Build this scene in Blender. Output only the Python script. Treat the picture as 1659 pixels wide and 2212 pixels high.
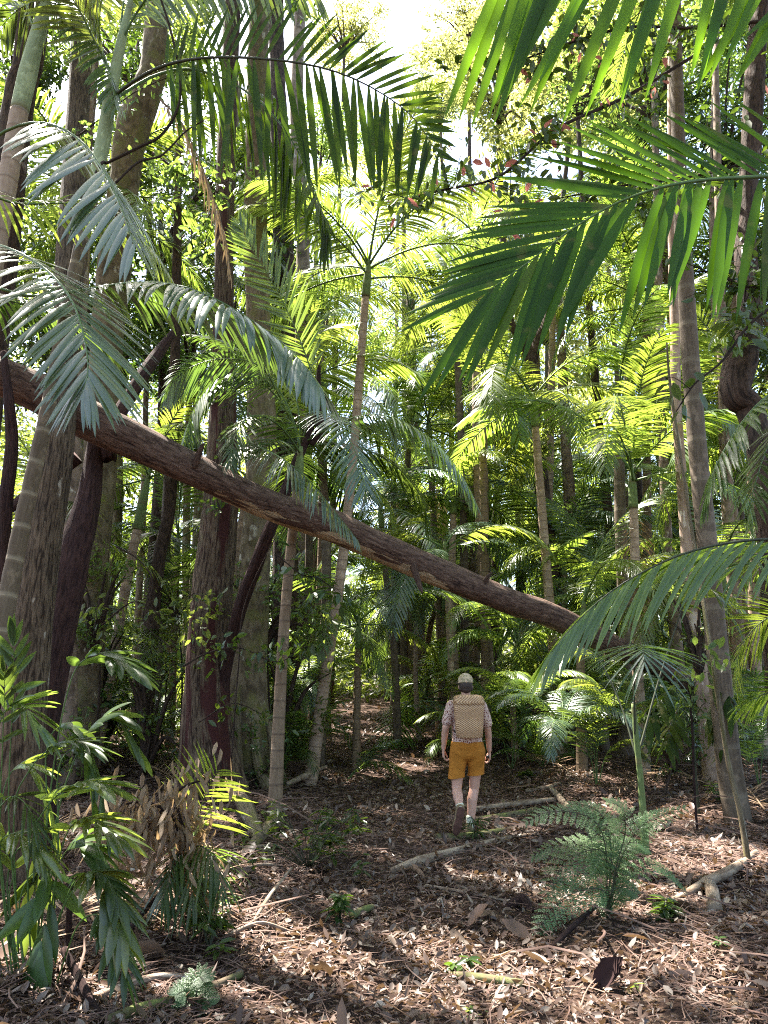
import bpy, math, random
import numpy as np
from mathutils import Vector, Matrix
for o in list(bpy.data.objects): bpy.data.objects.remove(o, do_unlink=True)
SC = bpy.context.scene; COL = SC.collection
R = math.radians
# ---------------------------------------------------------------- camera, sky, sun, exposure
PITCH = 13.0; F = 1597.0; CX, CY = 829.5, 1106.0; CAMZ = 1.7
cam_d = bpy.data.cameras.new('camera'); cam = bpy.data.objects.new('camera', cam_d); COL.objects.link(cam)
cam.location = (0, 0, CAMZ); cam.rotation_euler = (R(90+PITCH), 0, 0)
cam_d.sensor_fit = 'VERTICAL'; cam_d.sensor_height = 36; cam_d.lens = 36*F/2212; cam_d.clip_start = 0.05; cam_d.clip_end = 2000
SC.camera = cam
SUN_EL, SUN_AZ = 63.0, -44.0          # azimuth measured from straight ahead (+Y), negative = left
world = bpy.data.worlds.new('World'); SC.world = world; world.use_nodes = True
wn = world.node_tree.nodes; wl = world.node_tree.links; bg = wn['Background']
sky = wn.new('ShaderNodeTexSky'); sky.sky_type = 'NISHITA'; sky.sun_disc = False
sky.sun_elevation = R(SUN_EL); sky.sun_rotation = R(SUN_AZ); sky.air_density = 1.0; sky.dust_density = 2.5; sky.ozone_density = 1.0
wl.new(sky.outputs[0], bg.inputs[0]); bg.inputs[1].default_value = 0.105
sl = bpy.data.lights.new('sun', 'SUN'); sl.energy = 5.0; sl.angle = R(0.5); sl.color = (1.0, 0.94, 0.84)
sun = bpy.data.objects.new('sun', sl); COL.objects.link(sun)
sdir = Vector((math.sin(R(SUN_AZ))*math.cos(R(SUN_EL)), math.cos(R(SUN_AZ))*math.cos(R(SUN_EL)), math.sin(R(SUN_EL))))
sun.rotation_euler = sdir.to_track_quat('Z', 'Y').to_euler(); sun.location = sdir*60
vs = SC.view_settings; vs.view_transform = 'Standard'; vs.look = 'None'; vs.gamma = 1; vs.exposure = 2.85
cy = SC.cycles; cy.max_bounces = 7; cy.diffuse_bounces = 4; cy.glossy_bounces = 2; cy.transmission_bounces = 4; cy.transparent_max_bounces = 4
cy.caustics_reflective = False; cy.caustics_refractive = False; cy.sample_clamp_indirect = 5; cy.use_adaptive_sampling = True
cy.adaptive_threshold = 0.008; cy.use_denoising = False; cy.filter_width = 1.1
try: cy.denoiser = 'OPENIMAGEDENOISE'
except Exception: pass
SC.render.use_persistent_data = False

# ---------------------------------------------------------------- helpers
rng = np.random.default_rng(7); random.seed(7)
cp, sp = math.cos(R(PITCH)), math.sin(R(PITCH))
def ray(px, py):
    u = (px-CX)/F; v = (CY-py)/F
    return np.array([u, cp - v*sp, sp + v*cp])
def P(px, py, Y):
    d = ray(px, py); return np.array([0, 0, CAMZ]) + d*(Y/d[1])
def gz(x, y):
    x = np.asarray(x, float); y = np.asarray(y, float)
    z = 0.035*np.maximum(y-9, 0) + 0.05*np.sin(x*0.9+1.3)*np.cos(y*0.7) + 0.03*np.sin(x*2.3+y*1.7) + 0.015*np.sin(x*5.1-y*4.3)
    z = z + 0.10*np.clip((np.abs(x-0.6-(y-9)*-0.03)-1.3)/1.2, 0, 1)      # the trail is worn a little below its banks
    z = z + 0.05*np.maximum(-x-3, 0) + 0.03*np.maximum(x-3, 0)
    return z
def G(px, py):
    d = ray(px, py); t = 1.0
    for _ in range(60):
        t = 0.5*t + 0.5*max(0.5, min(80, (CAMZ - float(gz(d[0]*t, d[1]*t)))/max(1e-3, -d[2])))
    return np.array([d[0]*t, d[1]*t, float(gz(d[0]*t, d[1]*t))])
def cat(pts, n):
    p = np.array(pts, float)
    if len(p) == 2: p = np.array([p[0], (p[0]+p[1])/2, p[1]])
    q = np.vstack([2*p[0]-p[1], p, 2*p[-1]-p[-2]]); m = len(p)-1
    out = np.zeros((n, 3)); tt = np.linspace(0, m, n)
    for k, t in enumerate(tt):
        i = min(int(t), m-1); f = t-i; a, b, c, d = q[i], q[i+1], q[i+2], q[i+3]
        out[k] = 0.5*((2*b)+(-a+c)*f+(2*a-5*b+4*c-d)*f*f+(-a+3*b-3*c+d)*f**3)
    return out
def nrm(a): return a/np.maximum(np.linalg.norm(a, axis=-1, keepdims=True), 1e-9)
class MB:
    def __init__(s): s.v = []; s.f = []; s.n = 0
    def add(s, v, f, mi=0, uv=None):
        v = np.asarray(v, float).reshape(-1, 3); f = np.asarray(f, int)
        s.v.append(v); s.f.append((f+s.n, mi, uv)); s.n += len(v); return s
    def tube(s, pts, rad, sides=12, n=None, mi=0, cap=True, wob=0.0, rings=0.0, seed=0, flute=None):
        n = n or max(3, len(pts)*6); c = cat(pts, n)
        rr = np.interp(np.linspace(0, 1, n), np.linspace(0, 1, len(rad)), rad)
        T = nrm(np.gradient(c, axis=0)); up = np.array([0, 0, 1.]) if abs(T[0][2]) < 0.9 else np.array([0, 1., 0])
        N = nrm(np.cross(T[0], up)); fr = []
        for k in range(n):
            N = nrm(N - T[k]*np.dot(N, T[k])); fr.append(N)
        fr = np.array(fr); B = np.cross(T, fr); a = np.arange(sides)/sides*2*np.pi
        L = np.concatenate([[0], np.cumsum(np.linalg.norm(np.diff(c, axis=0), axis=1))])
        rad2 = np.repeat(rr[:, None], sides, 1)
        if wob:
            ph = random.random()*9+seed
            rad2 = rad2*(1+wob*(np.sin(a[None]*2+ph+L[:, None]*1.7)+0.7*np.sin(a[None]*3-ph+L[:, None]*3.1)+0.5*np.sin(a[None]*5+L[:, None]*7.3+ph)))
        if flute is not None:      # (height over which it acts, strength, number of ribs)
            h, st, k = flute; w = np.clip(1-L/h, 0, 1)**2
            rad2 = rad2*(1+w[:, None]*st*(0.6+np.abs(np.sin(a[None]*k/2+L[:, None]*.4))**1.5))
        if rings: rad2 = rad2*(1+0.05*(np.abs(np.sin(L*np.pi/rings))**8))[:, None]
        V = c[:, None]+rad2[..., None]*(np.cos(a)[None, :, None]*fr[:, None]+np.sin(a)[None, :, None]*B[:, None])
        i = np.arange(n-1)[:, None]*sides; j = np.arange(sides)[None]; j2 = (j+1) % sides
        f = np.stack([i+j, i+j2, i+sides+j2, i+sides+j], -1).reshape(-1, 4)
        u0 = np.broadcast_to(j/sides, (n-1, sides)); u1 = np.broadcast_to((j+1)/sides, (n-1, sides))
        v0 = np.broadcast_to(L[:-1, None], (n-1, sides)); v1 = np.broadcast_to(L[1:, None], (n-1, sides))
        uv = np.stack([np.stack([u0, v0], -1), np.stack([u1, v0], -1), np.stack([u1, v1], -1), np.stack([u0, v1], -1)], -2).reshape(-1, 4, 2)
        base = s.n; s.add(V.reshape(-1, 3), f, mi, uv)
        if cap:
            for k in (0, n-1):
                ctr = s.n; s.v.append(c[k][None]); s.n += 1
                r = base+k*sides+np.arange(sides); r2 = base+k*sides+(np.arange(sides)+1) % sides
                s.f.append((np.stack([np.full(sides, ctr), r2, r] if k == 0 else [np.full(sides, ctr), r, r2], -1), mi, None))
        return s
    def build(s, name, mats, parent=None, origin=None, smooth=True):
        if not isinstance(mats, (list, tuple)): mats = [mats]
        V = np.concatenate(s.v)
        if origin is None and parent is not None: origin = np.array(parent.location)
        if origin is not None: V = V-np.asarray(origin)[None]
        me = bpy.data.meshes.new(name); me.vertices.add(len(V)); me.vertices.foreach_set('co', V.ravel())
        nl = sum(f.size for f, _, _ in s.f); nf = sum(len(f) for f, _, _ in s.f)
        me.loops.add(nl); me.polygons.add(nf)
        me.loops.foreach_set('vertex_index', np.concatenate([f.ravel() for f, _, _ in s.f]).astype(np.int32))
        tot = np.concatenate([np.full(len(f), f.shape[1]) for f, _, _ in s.f])
        me.polygons.foreach_set('loop_start', np.concatenate([[0], np.cumsum(tot)[:-1]]).astype(np.int32))
        me.polygons.foreach_set('material_index', np.concatenate([np.full(len(f), mi) for f, mi, _ in s.f]).astype(np.int32))
        me.polygons.foreach_set('use_smooth', np.full(nf, smooth))
        if any(u is not None for _, _, u in s.f):
            ul = me.uv_layers.new(name='UVMap')
            ul.data.foreach_set('uv', np.concatenate([(u if u is not None else np.zeros(f.shape+(2,))).reshape(-1, 2) for f, _, u in s.f]).ravel())
        me.update(); me.validate()
        for m in mats: me.materials.append(m)
        o = bpy.data.objects.new(name, me); COL.objects.link(o)
        if parent is not None: o.parent = parent
        elif origin is not None: o.location = origin
        return o
def thing(name, label, catg, loc=(0, 0, 0), group=None):
    o = bpy.data.objects.new(name, None); COL.objects.link(o); o.location = [float(v) for v in loc]
    o.empty_display_size = 0.1; o['label'] = label; o['category'] = catg
    if group: o['group'] = group
    return o
def tag(o, label, catg, group=None):
    o['label'] = label; o['category'] = catg
    if group: o['group'] = group
    return o

# ---------------------------------------------------------------- materials
def newmat(name):
    m = bpy.data.materials.new(name); m.use_nodes = True; nt = m.node_tree
    return m, nt, nt.nodes['Principled BSDF']
def N_(nt, t, **kw):
    n = nt.nodes.new(t)
    for k, v in kw.items(): setattr(n, k, v)
    return n
def ramp(nt, stops, src):
    r = nt.nodes.new('ShaderNodeValToRGB'); e = r.color_ramp.elements
    while len(e) < len(stops): e.new(0.5)
    for k, (p, c) in enumerate(stops): e[k].position = p; e[k].color = (*c, 1)
    nt.links.new(src, r.inputs[0]); return r
def math_(nt, op, a, b=None, c=None):
    n = nt.nodes.new('ShaderNodeMath'); n.operation = op
    for k, v in enumerate((a, b, c)):
        if v is None: continue
        if isinstance(v, (int, float)): n.inputs[k].default_value = v
        else: nt.links.new(v, n.inputs[k])
    return n.outputs[0]
def mixc(nt, fac, a, b, mode='MIX'):
    n = nt.nodes.new('ShaderNodeMix'); n.data_type = 'RGBA'; n.blend_type = mode
    for i, v in ((0, fac), (6, a), (7, b)):
        if isinstance(v, (int, float)): n.inputs[i].default_value = v
        elif isinstance(v, tuple): n.inputs[i].default_value = (*v, 1)
        else: nt.links.new(v, n.inputs[i])
    return n.outputs[2]
def leafmat(name, ramp_cols, trans, tf=0.4, rough=0.38, blemish=0.0, spec=0.5):
    """ramp_cols: colours spread over leaves by a random number per leaf; trans: colour of light let through."""
    m, nt, b = newmat(name); g = N_(nt, 'ShaderNodeNewGeometry'); oi = N_(nt, 'ShaderNodeObjectInfo')
    k = len(ramp_cols); r = ramp(nt, [(i/max(1, k-1), c) for i, c in enumerate(ramp_cols)], g.outputs['Random Per Island'])
    v = math_(nt, 'MULTIPLY_ADD', oi.outputs['Random'], 0.5, 0.75)
    hs = N_(nt, 'ShaderNodeHueSaturation'); nt.links.new(v, hs.inputs['Value']); nt.links.new(r.outputs[0], hs.inputs['Color'])
    h = math_(nt, 'MULTIPLY_ADD', oi.outputs['Random'], 0.03, 0.485); nt.links.new(h, hs.inputs['Hue'])
    colr = hs.outputs[0]
    tc = N_(nt, 'ShaderNodeTexCoord'); no = N_(nt, 'ShaderNodeTexNoise'); no.inputs['Scale'].default_value = 9; no.inputs['Detail'].default_value = 4
    nt.links.new(tc.outputs['Object'], no.inputs[0])
    if blemish:
        rb = ramp(nt, [(0.60, (0, 0, 0)), (0.68, (1, 1, 1))], no.outputs[0])
        colr = mixc(nt, math_(nt, 'MULTIPLY', rb.outputs[0], blemish), colr, (0.22, 0.17, 0.06))
    nt.links.new(colr, b.inputs['Base Color'])
    b.inputs['Specular IOR Level'].default_value = spec
    rr = math_(nt, 'MULTIPLY_ADD', no.outputs[0], 0.25, rough-0.12); nt.links.new(rr, b.inputs['Roughness'])
    tr = N_(nt, 'ShaderNodeBsdfTranslucent'); hs2 = N_(nt, 'ShaderNodeHueSaturation'); hs2.inputs['Color'].default_value = (*trans, 1)
    nt.links.new(h, hs2.inputs['Hue']); nt.links.new(math_(nt, 'MULTIPLY_ADD', g.outputs['Random Per Island'], 0.6, 0.7), hs2.inputs['Value'])
    nt.links.new(hs2.outputs[0], tr.inputs[0])
    ms = N_(nt, 'ShaderNodeMixShader'); ms.inputs[0].default_value = tf
    nt.links.new(b.outputs[0], ms.inputs[1]); nt.links.new(tr.outputs[0], ms.inputs[2])
    nt.links.new(ms.outputs[0], nt.nodes['Material Output'].inputs[0]); return m
def barkcoord(nt, r=0.2, zs=1.0):
    uv = N_(nt, 'ShaderNodeUVMap'); uv.uv_map = 'UVMap'; sx = N_(nt, 'ShaderNodeSeparateXYZ'); nt.links.new(uv.outputs[0], sx.inputs[0])
    oi = N_(nt, 'ShaderNodeObjectInfo')
    a = math_(nt, 'MULTIPLY', sx.outputs[0], 2*math.pi)
    cb = N_(nt, 'ShaderNodeCombineXYZ')
    nt.links.new(math_(nt, 'MULTIPLY', math_(nt, 'COSINE', a), r), cb.inputs[0]); nt.links.new(math_(nt, 'MULTIPLY', math_(nt, 'SINE', a), r), cb.inputs[1])
    v = math_(nt, 'MULTIPLY_ADD', oi.outputs['Random'], 30.0, sx.outputs[1])
    nt.links.new(math_(nt, 'MULTIPLY', v, zs), cb.inputs[2]); return cb.outputs[0], sx.outputs[1], sx.outputs[0]
def noise(nt, vec, scale, detail=5, rough=0.6, dist=0.0):
    n = N_(nt, 'ShaderNodeTexNoise'); n.inputs['Scale'].default_value = scale; n.inputs['Detail'].default_value = detail
    n.inputs['Roughness'].default_value = rough; n.inputs['Distortion'].default_value = dist
    if vec is not None: nt.links.new(vec, n.inputs[0])
    return n.outputs[0]
def bump(nt, b, h, dist, strength=1.0):
    bp = N_(nt, 'ShaderNodeBump'); bp.inputs['Distance'].default_value = dist; bp.inputs['Strength'].default_value = strength
    nt.links.new(h, bp.inputs['Height']); nt.links.new(bp.outputs[0], b.inputs['Normal'])
def barkmat(name, dark, light, r=0.2, furrow=14, zs=0.18, patch=None, patch_lo=0.56, bd=0.03, moss=None, moss_lo=0.5, rough=0.9, streak=False):
    m, nt, b = newmat(name); c, v, u = barkcoord(nt, r, zs)
    n1 = noise(nt, c, furrow, 6, 0.65, 0.4); rp = ramp(nt, [(0.40, dark), (0.49, tuple(.45*a+.55*b_ for a, b_ in zip(dark, light))), (0.62, light)], n1)
    colr = rp.outputs[0]; c2, _, _ = barkcoord(nt, r, 0.7)
    n2 = noise(nt, barkcoord(nt, r, 0.10)[0], 3.2, 6, 0.65) if streak else noise(nt, c2, 4, 5, 0.6)
    colr = mixc(nt, ramp(nt, [(0.3, (0, 0, 0)), (0.7, (1, 1, 1))], noise(nt, c2, 1.8, 3)).outputs[0], colr, mixc(nt, 1.0, colr, (0.62, 0.60, 0.58), 'MULTIPLY'))
    if patch: colr = mixc(nt, ramp(nt, [(patch_lo, (0, 0, 0)), (patch_lo+0.05, (1, 1, 1))], n2).outputs[0], colr, patch)
    if moss: colr = mixc(nt, ramp(nt, [(moss_lo, (0, 0, 0)), (moss_lo+0.12, (1, 1, 1))], noise(nt, c2, 2.3, 7, 0.7)).outputs[0], colr, moss)
    nt.links.new(colr, b.inputs['Base Color']); b.inputs['Roughness'].default_value = rough; b.inputs['Specular IOR Level'].default_value = 0.25
    bump(nt, b, n1, bd); return m
def palmbark(name, base, ring, alt, spacing=0.17, rr=0.1):
    m, nt, b = newmat(name); c, v, u = barkcoord(nt, rr, 1.0)
    wob = math_(nt, 'MULTIPLY_ADD', noise(nt, c, 3.0, 2), 0.05, v)
    fr = math_(nt, 'FRACT', math_(nt, 'DIVIDE', wob, spacing))
    line = ramp(nt, [(0.0, (1, 1, 1)), (0.08, (0.6, 0.6, 0.6)), (0.14, (0, 0, 0)), (0.9, (0, 0, 0)), (1.0, (0.5, 0.5, 0.5))], fr).outputs[0]
    cs, _, _ = barkcoord(nt, rr, 0.15); st = noise(nt, cs, 40, 4)
    colr = mixc(nt, ramp(nt, [(0.35, (0, 0, 0)), (0.65, (1, 1, 1))], st).outputs[0], base, alt)
    colr = mixc(nt, ramp(nt, [(0.55, (0, 0, 0)), (0.62, (1, 1, 1))], noise(nt, c, 5, 6, 0.7)).outputs[0], colr, tuple(min(1, x*1.35) for x in alt))
    colr = mixc(nt, line, colr, ring); nt.links.new(colr, b.inputs['Base Color'])
    b.inputs['Roughness'].default_value = 0.8; b.inputs['Specular IOR Level'].default_value = 0.3
    bump(nt, b, math_(nt, 'MULTIPLY_ADD', line, 1.0, math_(nt, 'MULTIPLY', st, 0.5)), 0.006); return m
def plain(name, colr, rough=0.8, var=0.15, scale=20, spec=0.3, bd=0.0):
    m, nt, b = newmat(name); tc = N_(nt, 'ShaderNodeTexCoord'); n = noise(nt, tc.outputs['Object'], scale, 5)
    lo = tuple(max(0, x*(1-var)) for x in colr); hi = tuple(min(1, x*(1+var)) for x in colr)
    nt.links.new(ramp(nt, [(0.3, lo), (0.7, hi)], n).outputs[0], b.inputs['Base Color'])
    b.inputs['Roughness'].default_value = rough; b.inputs['Specular IOR Level'].default_value = spec
    if bd: bump(nt, b, n, bd)
    return m
M = {}
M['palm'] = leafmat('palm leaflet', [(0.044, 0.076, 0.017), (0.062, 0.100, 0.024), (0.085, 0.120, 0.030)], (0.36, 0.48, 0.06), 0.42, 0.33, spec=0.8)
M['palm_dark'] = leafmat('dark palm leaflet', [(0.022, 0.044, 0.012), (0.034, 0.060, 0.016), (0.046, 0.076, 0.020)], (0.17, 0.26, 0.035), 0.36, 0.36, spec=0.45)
M['palm_sky_tint'] = leafmat('sky-tinted glossy palm leaflet', [(0.045, 0.082, 0.055), (0.060, 0.102, 0.070), (0.075, 0.122, 0.085), (0.10, 0.12, 0.05)], (0.24, 0.38, 0.05), 0.22, 0.30, blemish=0.12, spec=1.0)  # bluish sheen of the reflected sky is mixed into the leaflet colours
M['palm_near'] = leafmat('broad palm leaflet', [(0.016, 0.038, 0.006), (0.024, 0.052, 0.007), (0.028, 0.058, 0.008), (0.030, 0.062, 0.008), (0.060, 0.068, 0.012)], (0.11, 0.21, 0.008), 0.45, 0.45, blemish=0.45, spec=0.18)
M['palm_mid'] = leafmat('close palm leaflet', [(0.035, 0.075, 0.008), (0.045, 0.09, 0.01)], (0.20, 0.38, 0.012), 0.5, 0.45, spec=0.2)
M['palm_bright'] = leafmat('sunlit young palm leaflet', [(0.060, 0.115, 0.024), (0.080, 0.140, 0.030)], (0.42, 0.54, 0.06), 0.45, 0.40)  # lighter copy of the palm leaflet, sunlit brightness put into its colours
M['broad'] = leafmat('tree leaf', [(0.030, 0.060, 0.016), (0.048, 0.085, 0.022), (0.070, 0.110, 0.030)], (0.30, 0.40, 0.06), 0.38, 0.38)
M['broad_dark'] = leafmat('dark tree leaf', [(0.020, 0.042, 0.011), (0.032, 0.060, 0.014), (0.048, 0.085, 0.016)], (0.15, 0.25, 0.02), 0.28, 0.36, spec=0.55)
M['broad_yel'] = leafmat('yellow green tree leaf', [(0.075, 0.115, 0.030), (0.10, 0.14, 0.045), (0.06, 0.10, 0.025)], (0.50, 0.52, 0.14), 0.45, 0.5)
M['red'] = leafmat('red young leaf', [(0.35, 0.07, 0.07), (0.45, 0.14, 0.12)], (0.7, 0.22, 0.2), 0.45, 0.4)
M['fern'] = leafmat('fern leaf', [(0.075, 0.13, 0.055), (0.10, 0.16, 0.07)], (0.26, 0.42, 0.09), 0.35, 0.40)
M['dead'] = leafmat('dead palm leaflet', [(0.22, 0.14, 0.085), (0.30, 0.20, 0.12), (0.15, 0.09, 0.055)], (0.4, 0.25, 0.12), 0.2, 0.7, spec=0.3)
M['dry'] = leafmat('dry hanging leaf', [(0.20, 0.14, 0.09), (0.28, 0.20, 0.13), (0.15, 0.095, 0.06), (0.36, 0.27, 0.18)], (0.5, 0.33, 0.16), 0.25, 0.65, spec=0.3)
M['litter'] = leafmat('fallen leaf', [(0.045, 0.024, 0.016), (0.085, 0.050, 0.033), (0.060, 0.032, 0.021), (0.105, 0.066, 0.046), (0.070, 0.040, 0.027), (0.15, 0.105, 0.074), (0.095, 0.054, 0.035), (0.055, 0.030, 0.02), (0.29, 0.24, 0.19), (0.050, 0.028, 0.020), (0.15, 0.085, 0.046)], (0.3, 0.18, 0.08), 0.12, 0.5, spec=0.5)
M['twig'] = leafmat('fallen twig', [(0.07, 0.04, 0.03), (0.12, 0.07, 0.052), (0.20, 0.13, 0.095), (0.055, 0.03, 0.022)], (0.1, 0.06, 0.04), 0.0, 0.75, spec=0.3)
M['rachis'] = plain('frond stalk', (0.07, 0.12, 0.03), 0.45, 0.3, 30)
M['rachis_dark'] = plain('dark frond stalk', (0.035, 0.04, 0.02), 0.5, 0.3, 30)
M['rachis_dead'] = plain('dead frond stalk', (0.20, 0.13, 0.08), 0.7, 0.3, 30)
M['shaft'] = palmbark('green crownshaft', (0.22, 0.26, 0.13), (0.20, 0.20, 0.11), (0.28, 0.32, 0.18), 0.9)
M['shaft_dark'] = palmbark('olive crownshaft', (0.09, 0.13, 0.04), (0.13, 0.12, 0.05), (0.13, 0.17, 0.06), 0.5)
M['pb_near'] = palmbark('ringed palm bark', (0.085, 0.058, 0.034), (0.24, 0.185, 0.12), (0.13, 0.093, 0.058), 0.24, 0.09)
M['pb_pale'] = palmbark('pale palm bark', (0.27, 0.185, 0.125), (0.20, 0.135, 0.09), (0.34, 0.25, 0.18), 0.17, 0.08)
M['pb'] = palmbark('palm bark', (0.155, 0.105, 0.065), (0.11, 0.075, 0.05), (0.22, 0.155, 0.10), 0.19, 0.08)
M['pb_grey'] = palmbark('grey palm bark', (0.085, 0.062, 0.042), (0.17, 0.135, 0.095), (0.14, 0.105, 0.075), 0.55, 0.12)
M['bark'] = barkmat('furrowed bark', (0.030, 0.018, 0.011), (0.19, 0.135, 0.088), 0.25, 34, 0.17, patch=(0.36, 0.31, 0.24), patch_lo=0.64, bd=0.05)
M['bark_red'] = barkmat('red furrowed bark', (0.026, 0.013, 0.009), (0.19, 0.135, 0.088), 0.32, 36, 0.15, patch=(0.055, 0.016, 0.014), patch_lo=0.53, streak=True, bd=0.05, moss=(0.15, 0.15, 0.07), moss_lo=0.62)
M['bark_moss'] = barkmat('mossy pale bark', (0.10, 0.075, 0.045), (0.24, 0.19, 0.12), 0.3, 7, 0.7, patch=(0.42, 0.38, 0.30), patch_lo=0.62, bd=0.02, moss=(0.14, 0.13, 0.045), moss_lo=0.50)
M['bark_dark'] = barkmat('dark bark', (0.030, 0.020, 0.016), (0.115, 0.075, 0.055), 0.15, 26, 0.35, patch=(0.22, 0.18, 0.15), patch_lo=0.66, bd=0.03, moss=(0.10, 0.10, 0.04), moss_lo=0.62)
M['bark_dead'] = barkmat('dead maroon wood', (0.030, 0.014, 0.014), (0.085, 0.043, 0.036), 0.2, 26, 0.25, bd=0.05)
M['bark_pale'] = barkmat('pale smooth bark', (0.30, 0.20, 0.15), (0.50, 0.36, 0.28), 0.15, 9, 0.5, patch=(0.60, 0.50, 0.42), patch_lo=0.6, bd=0.012)
M['bark_grey'] = barkmat('grey bark', (0.14, 0.10, 0.075), (0.34, 0.25, 0.19), 0.15, 9, 0.5, patch=(0.45, 0.40, 0.34), patch_lo=0.6, bd=0.012, moss=(0.12, 0.13, 0.05), moss_lo=0.58)
def logmat():
    m, nt, b = newmat('fallen trunk bark'); c, v, u = barkcoord(nt, 0.22, 0.22); c2, _, _ = barkcoord(nt, 0.22, 1.0)
    n1 = noise(nt, c, 24, 8, 0.7, 0.6); colr = ramp(nt, [(0.36, (0.030, 0.015, 0.012)), (0.46, (0.11, 0.064, 0.046)), (0.56, (0.17, 0.105, 0.077)), (0.70, (0.28, 0.19, 0.14))], n1).outputs[0]
    nb = noise(nt, c2, 16, 6, 0.75); colr = mixc(nt, ramp(nt, [(0.36, (1, 1, 1)), (0.42, (0, 0, 0))], nb).outputs[0], colr, (0.035, 0.018, 0.014))
    # bark has peeled away along one side of the trunk
    side = math_(nt, 'SINE', math_(nt, 'MULTIPLY_ADD', u, 2*math.pi, PEEL)); side = math_(nt, 'MULTIPLY_ADD', side, 0.5, 0.5)
    pz = math_(nt, 'MULTIPLY', math_(nt, 'POWER', side, 3.0), noise(nt, c2, 2.6, 8, 0.7))
    along = ramp(nt, [(0.2, (0, 0, 0)), (0.26, (1, 1, 1)), (0.5, (1, 1, 1)), (0.6, (0.55, 0.55, 0.55)), (0.75, (0.5, 0.5, 0.5)), (0.8, (0, 0, 0))], math_(nt, 'DIVIDE', v, 11.0)).outputs[0]
    pm = ramp(nt, [(0.27, (0, 0, 0)), (0.29, (1, 1, 1))], math_(nt, 'MULTIPLY', pz, along)).outputs[0]
    pale = ramp(nt, [(0.3, (0.30, 0.19, 0.10)), (0.6, (0.55, 0.42, 0.27))], noise(nt, c, 16, 5)).outputs[0]
    crack = ramp(nt, [(0.42, (0, 0, 0)), (0.47, (1, 1, 1))], noise(nt, c, 7, 5)).outputs[0]
    pale = mixc(nt, crack, (0.10, 0.055, 0.04), pale)
    colr = mixc(nt, pm, colr, pale)
    nt.links.new(colr, b.inputs['Base Color']); b.inputs['Roughness'].default_value = 0.85; b.inputs['Specular IOR Level'].default_value = 0.25
    bump(nt, b, math_(nt, 'MULTIPLY_ADD', pm, -0.25, math_(nt, 'MULTIPLY_ADD', nb, 0.35, n1)), 0.05); return m
PEEL = 0.0
def groundmat():
    m, nt, b = newmat('forest soil'); tc = N_(nt, 'ShaderNodeTexCoord'); c = tc.outputs['Object']
    n1 = noise(nt, c, 22, 8, 0.75); vo = N_(nt, 'ShaderNodeTexVoronoi'); vo.inputs['Scale'].default_value = 16; nt.links.new(c, vo.inputs[0])
    s = N_(nt, 'ShaderNodeSeparateColor'); nt.links.new(vo.outputs['Color'], s.inputs[0])
    lf = ramp(nt, [(0.0, (0.035, 0.020, 0.014)), (0.5, (0.085, 0.048, 0.034)), (0.8, (0.13, 0.08, 0.055)), (1.0, (0.22, 0.15, 0.10))], s.outputs[0]).outputs[0]
    colr = mixc(nt, ramp(nt, [(0.42, (0, 0, 0)), (0.58, (1, 1, 1))], n1).outputs[0], (0.035, 0.019, 0.014), lf)
    nt.links.new(colr, b.inputs['Base Color']); b.inputs['Roughness'].default_value = 0.95; b.inputs['Specular IOR Level'].default_value = 0.2
    bump(nt, b, n1, 0.05); return m
M['ground'] = groundmat()

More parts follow.
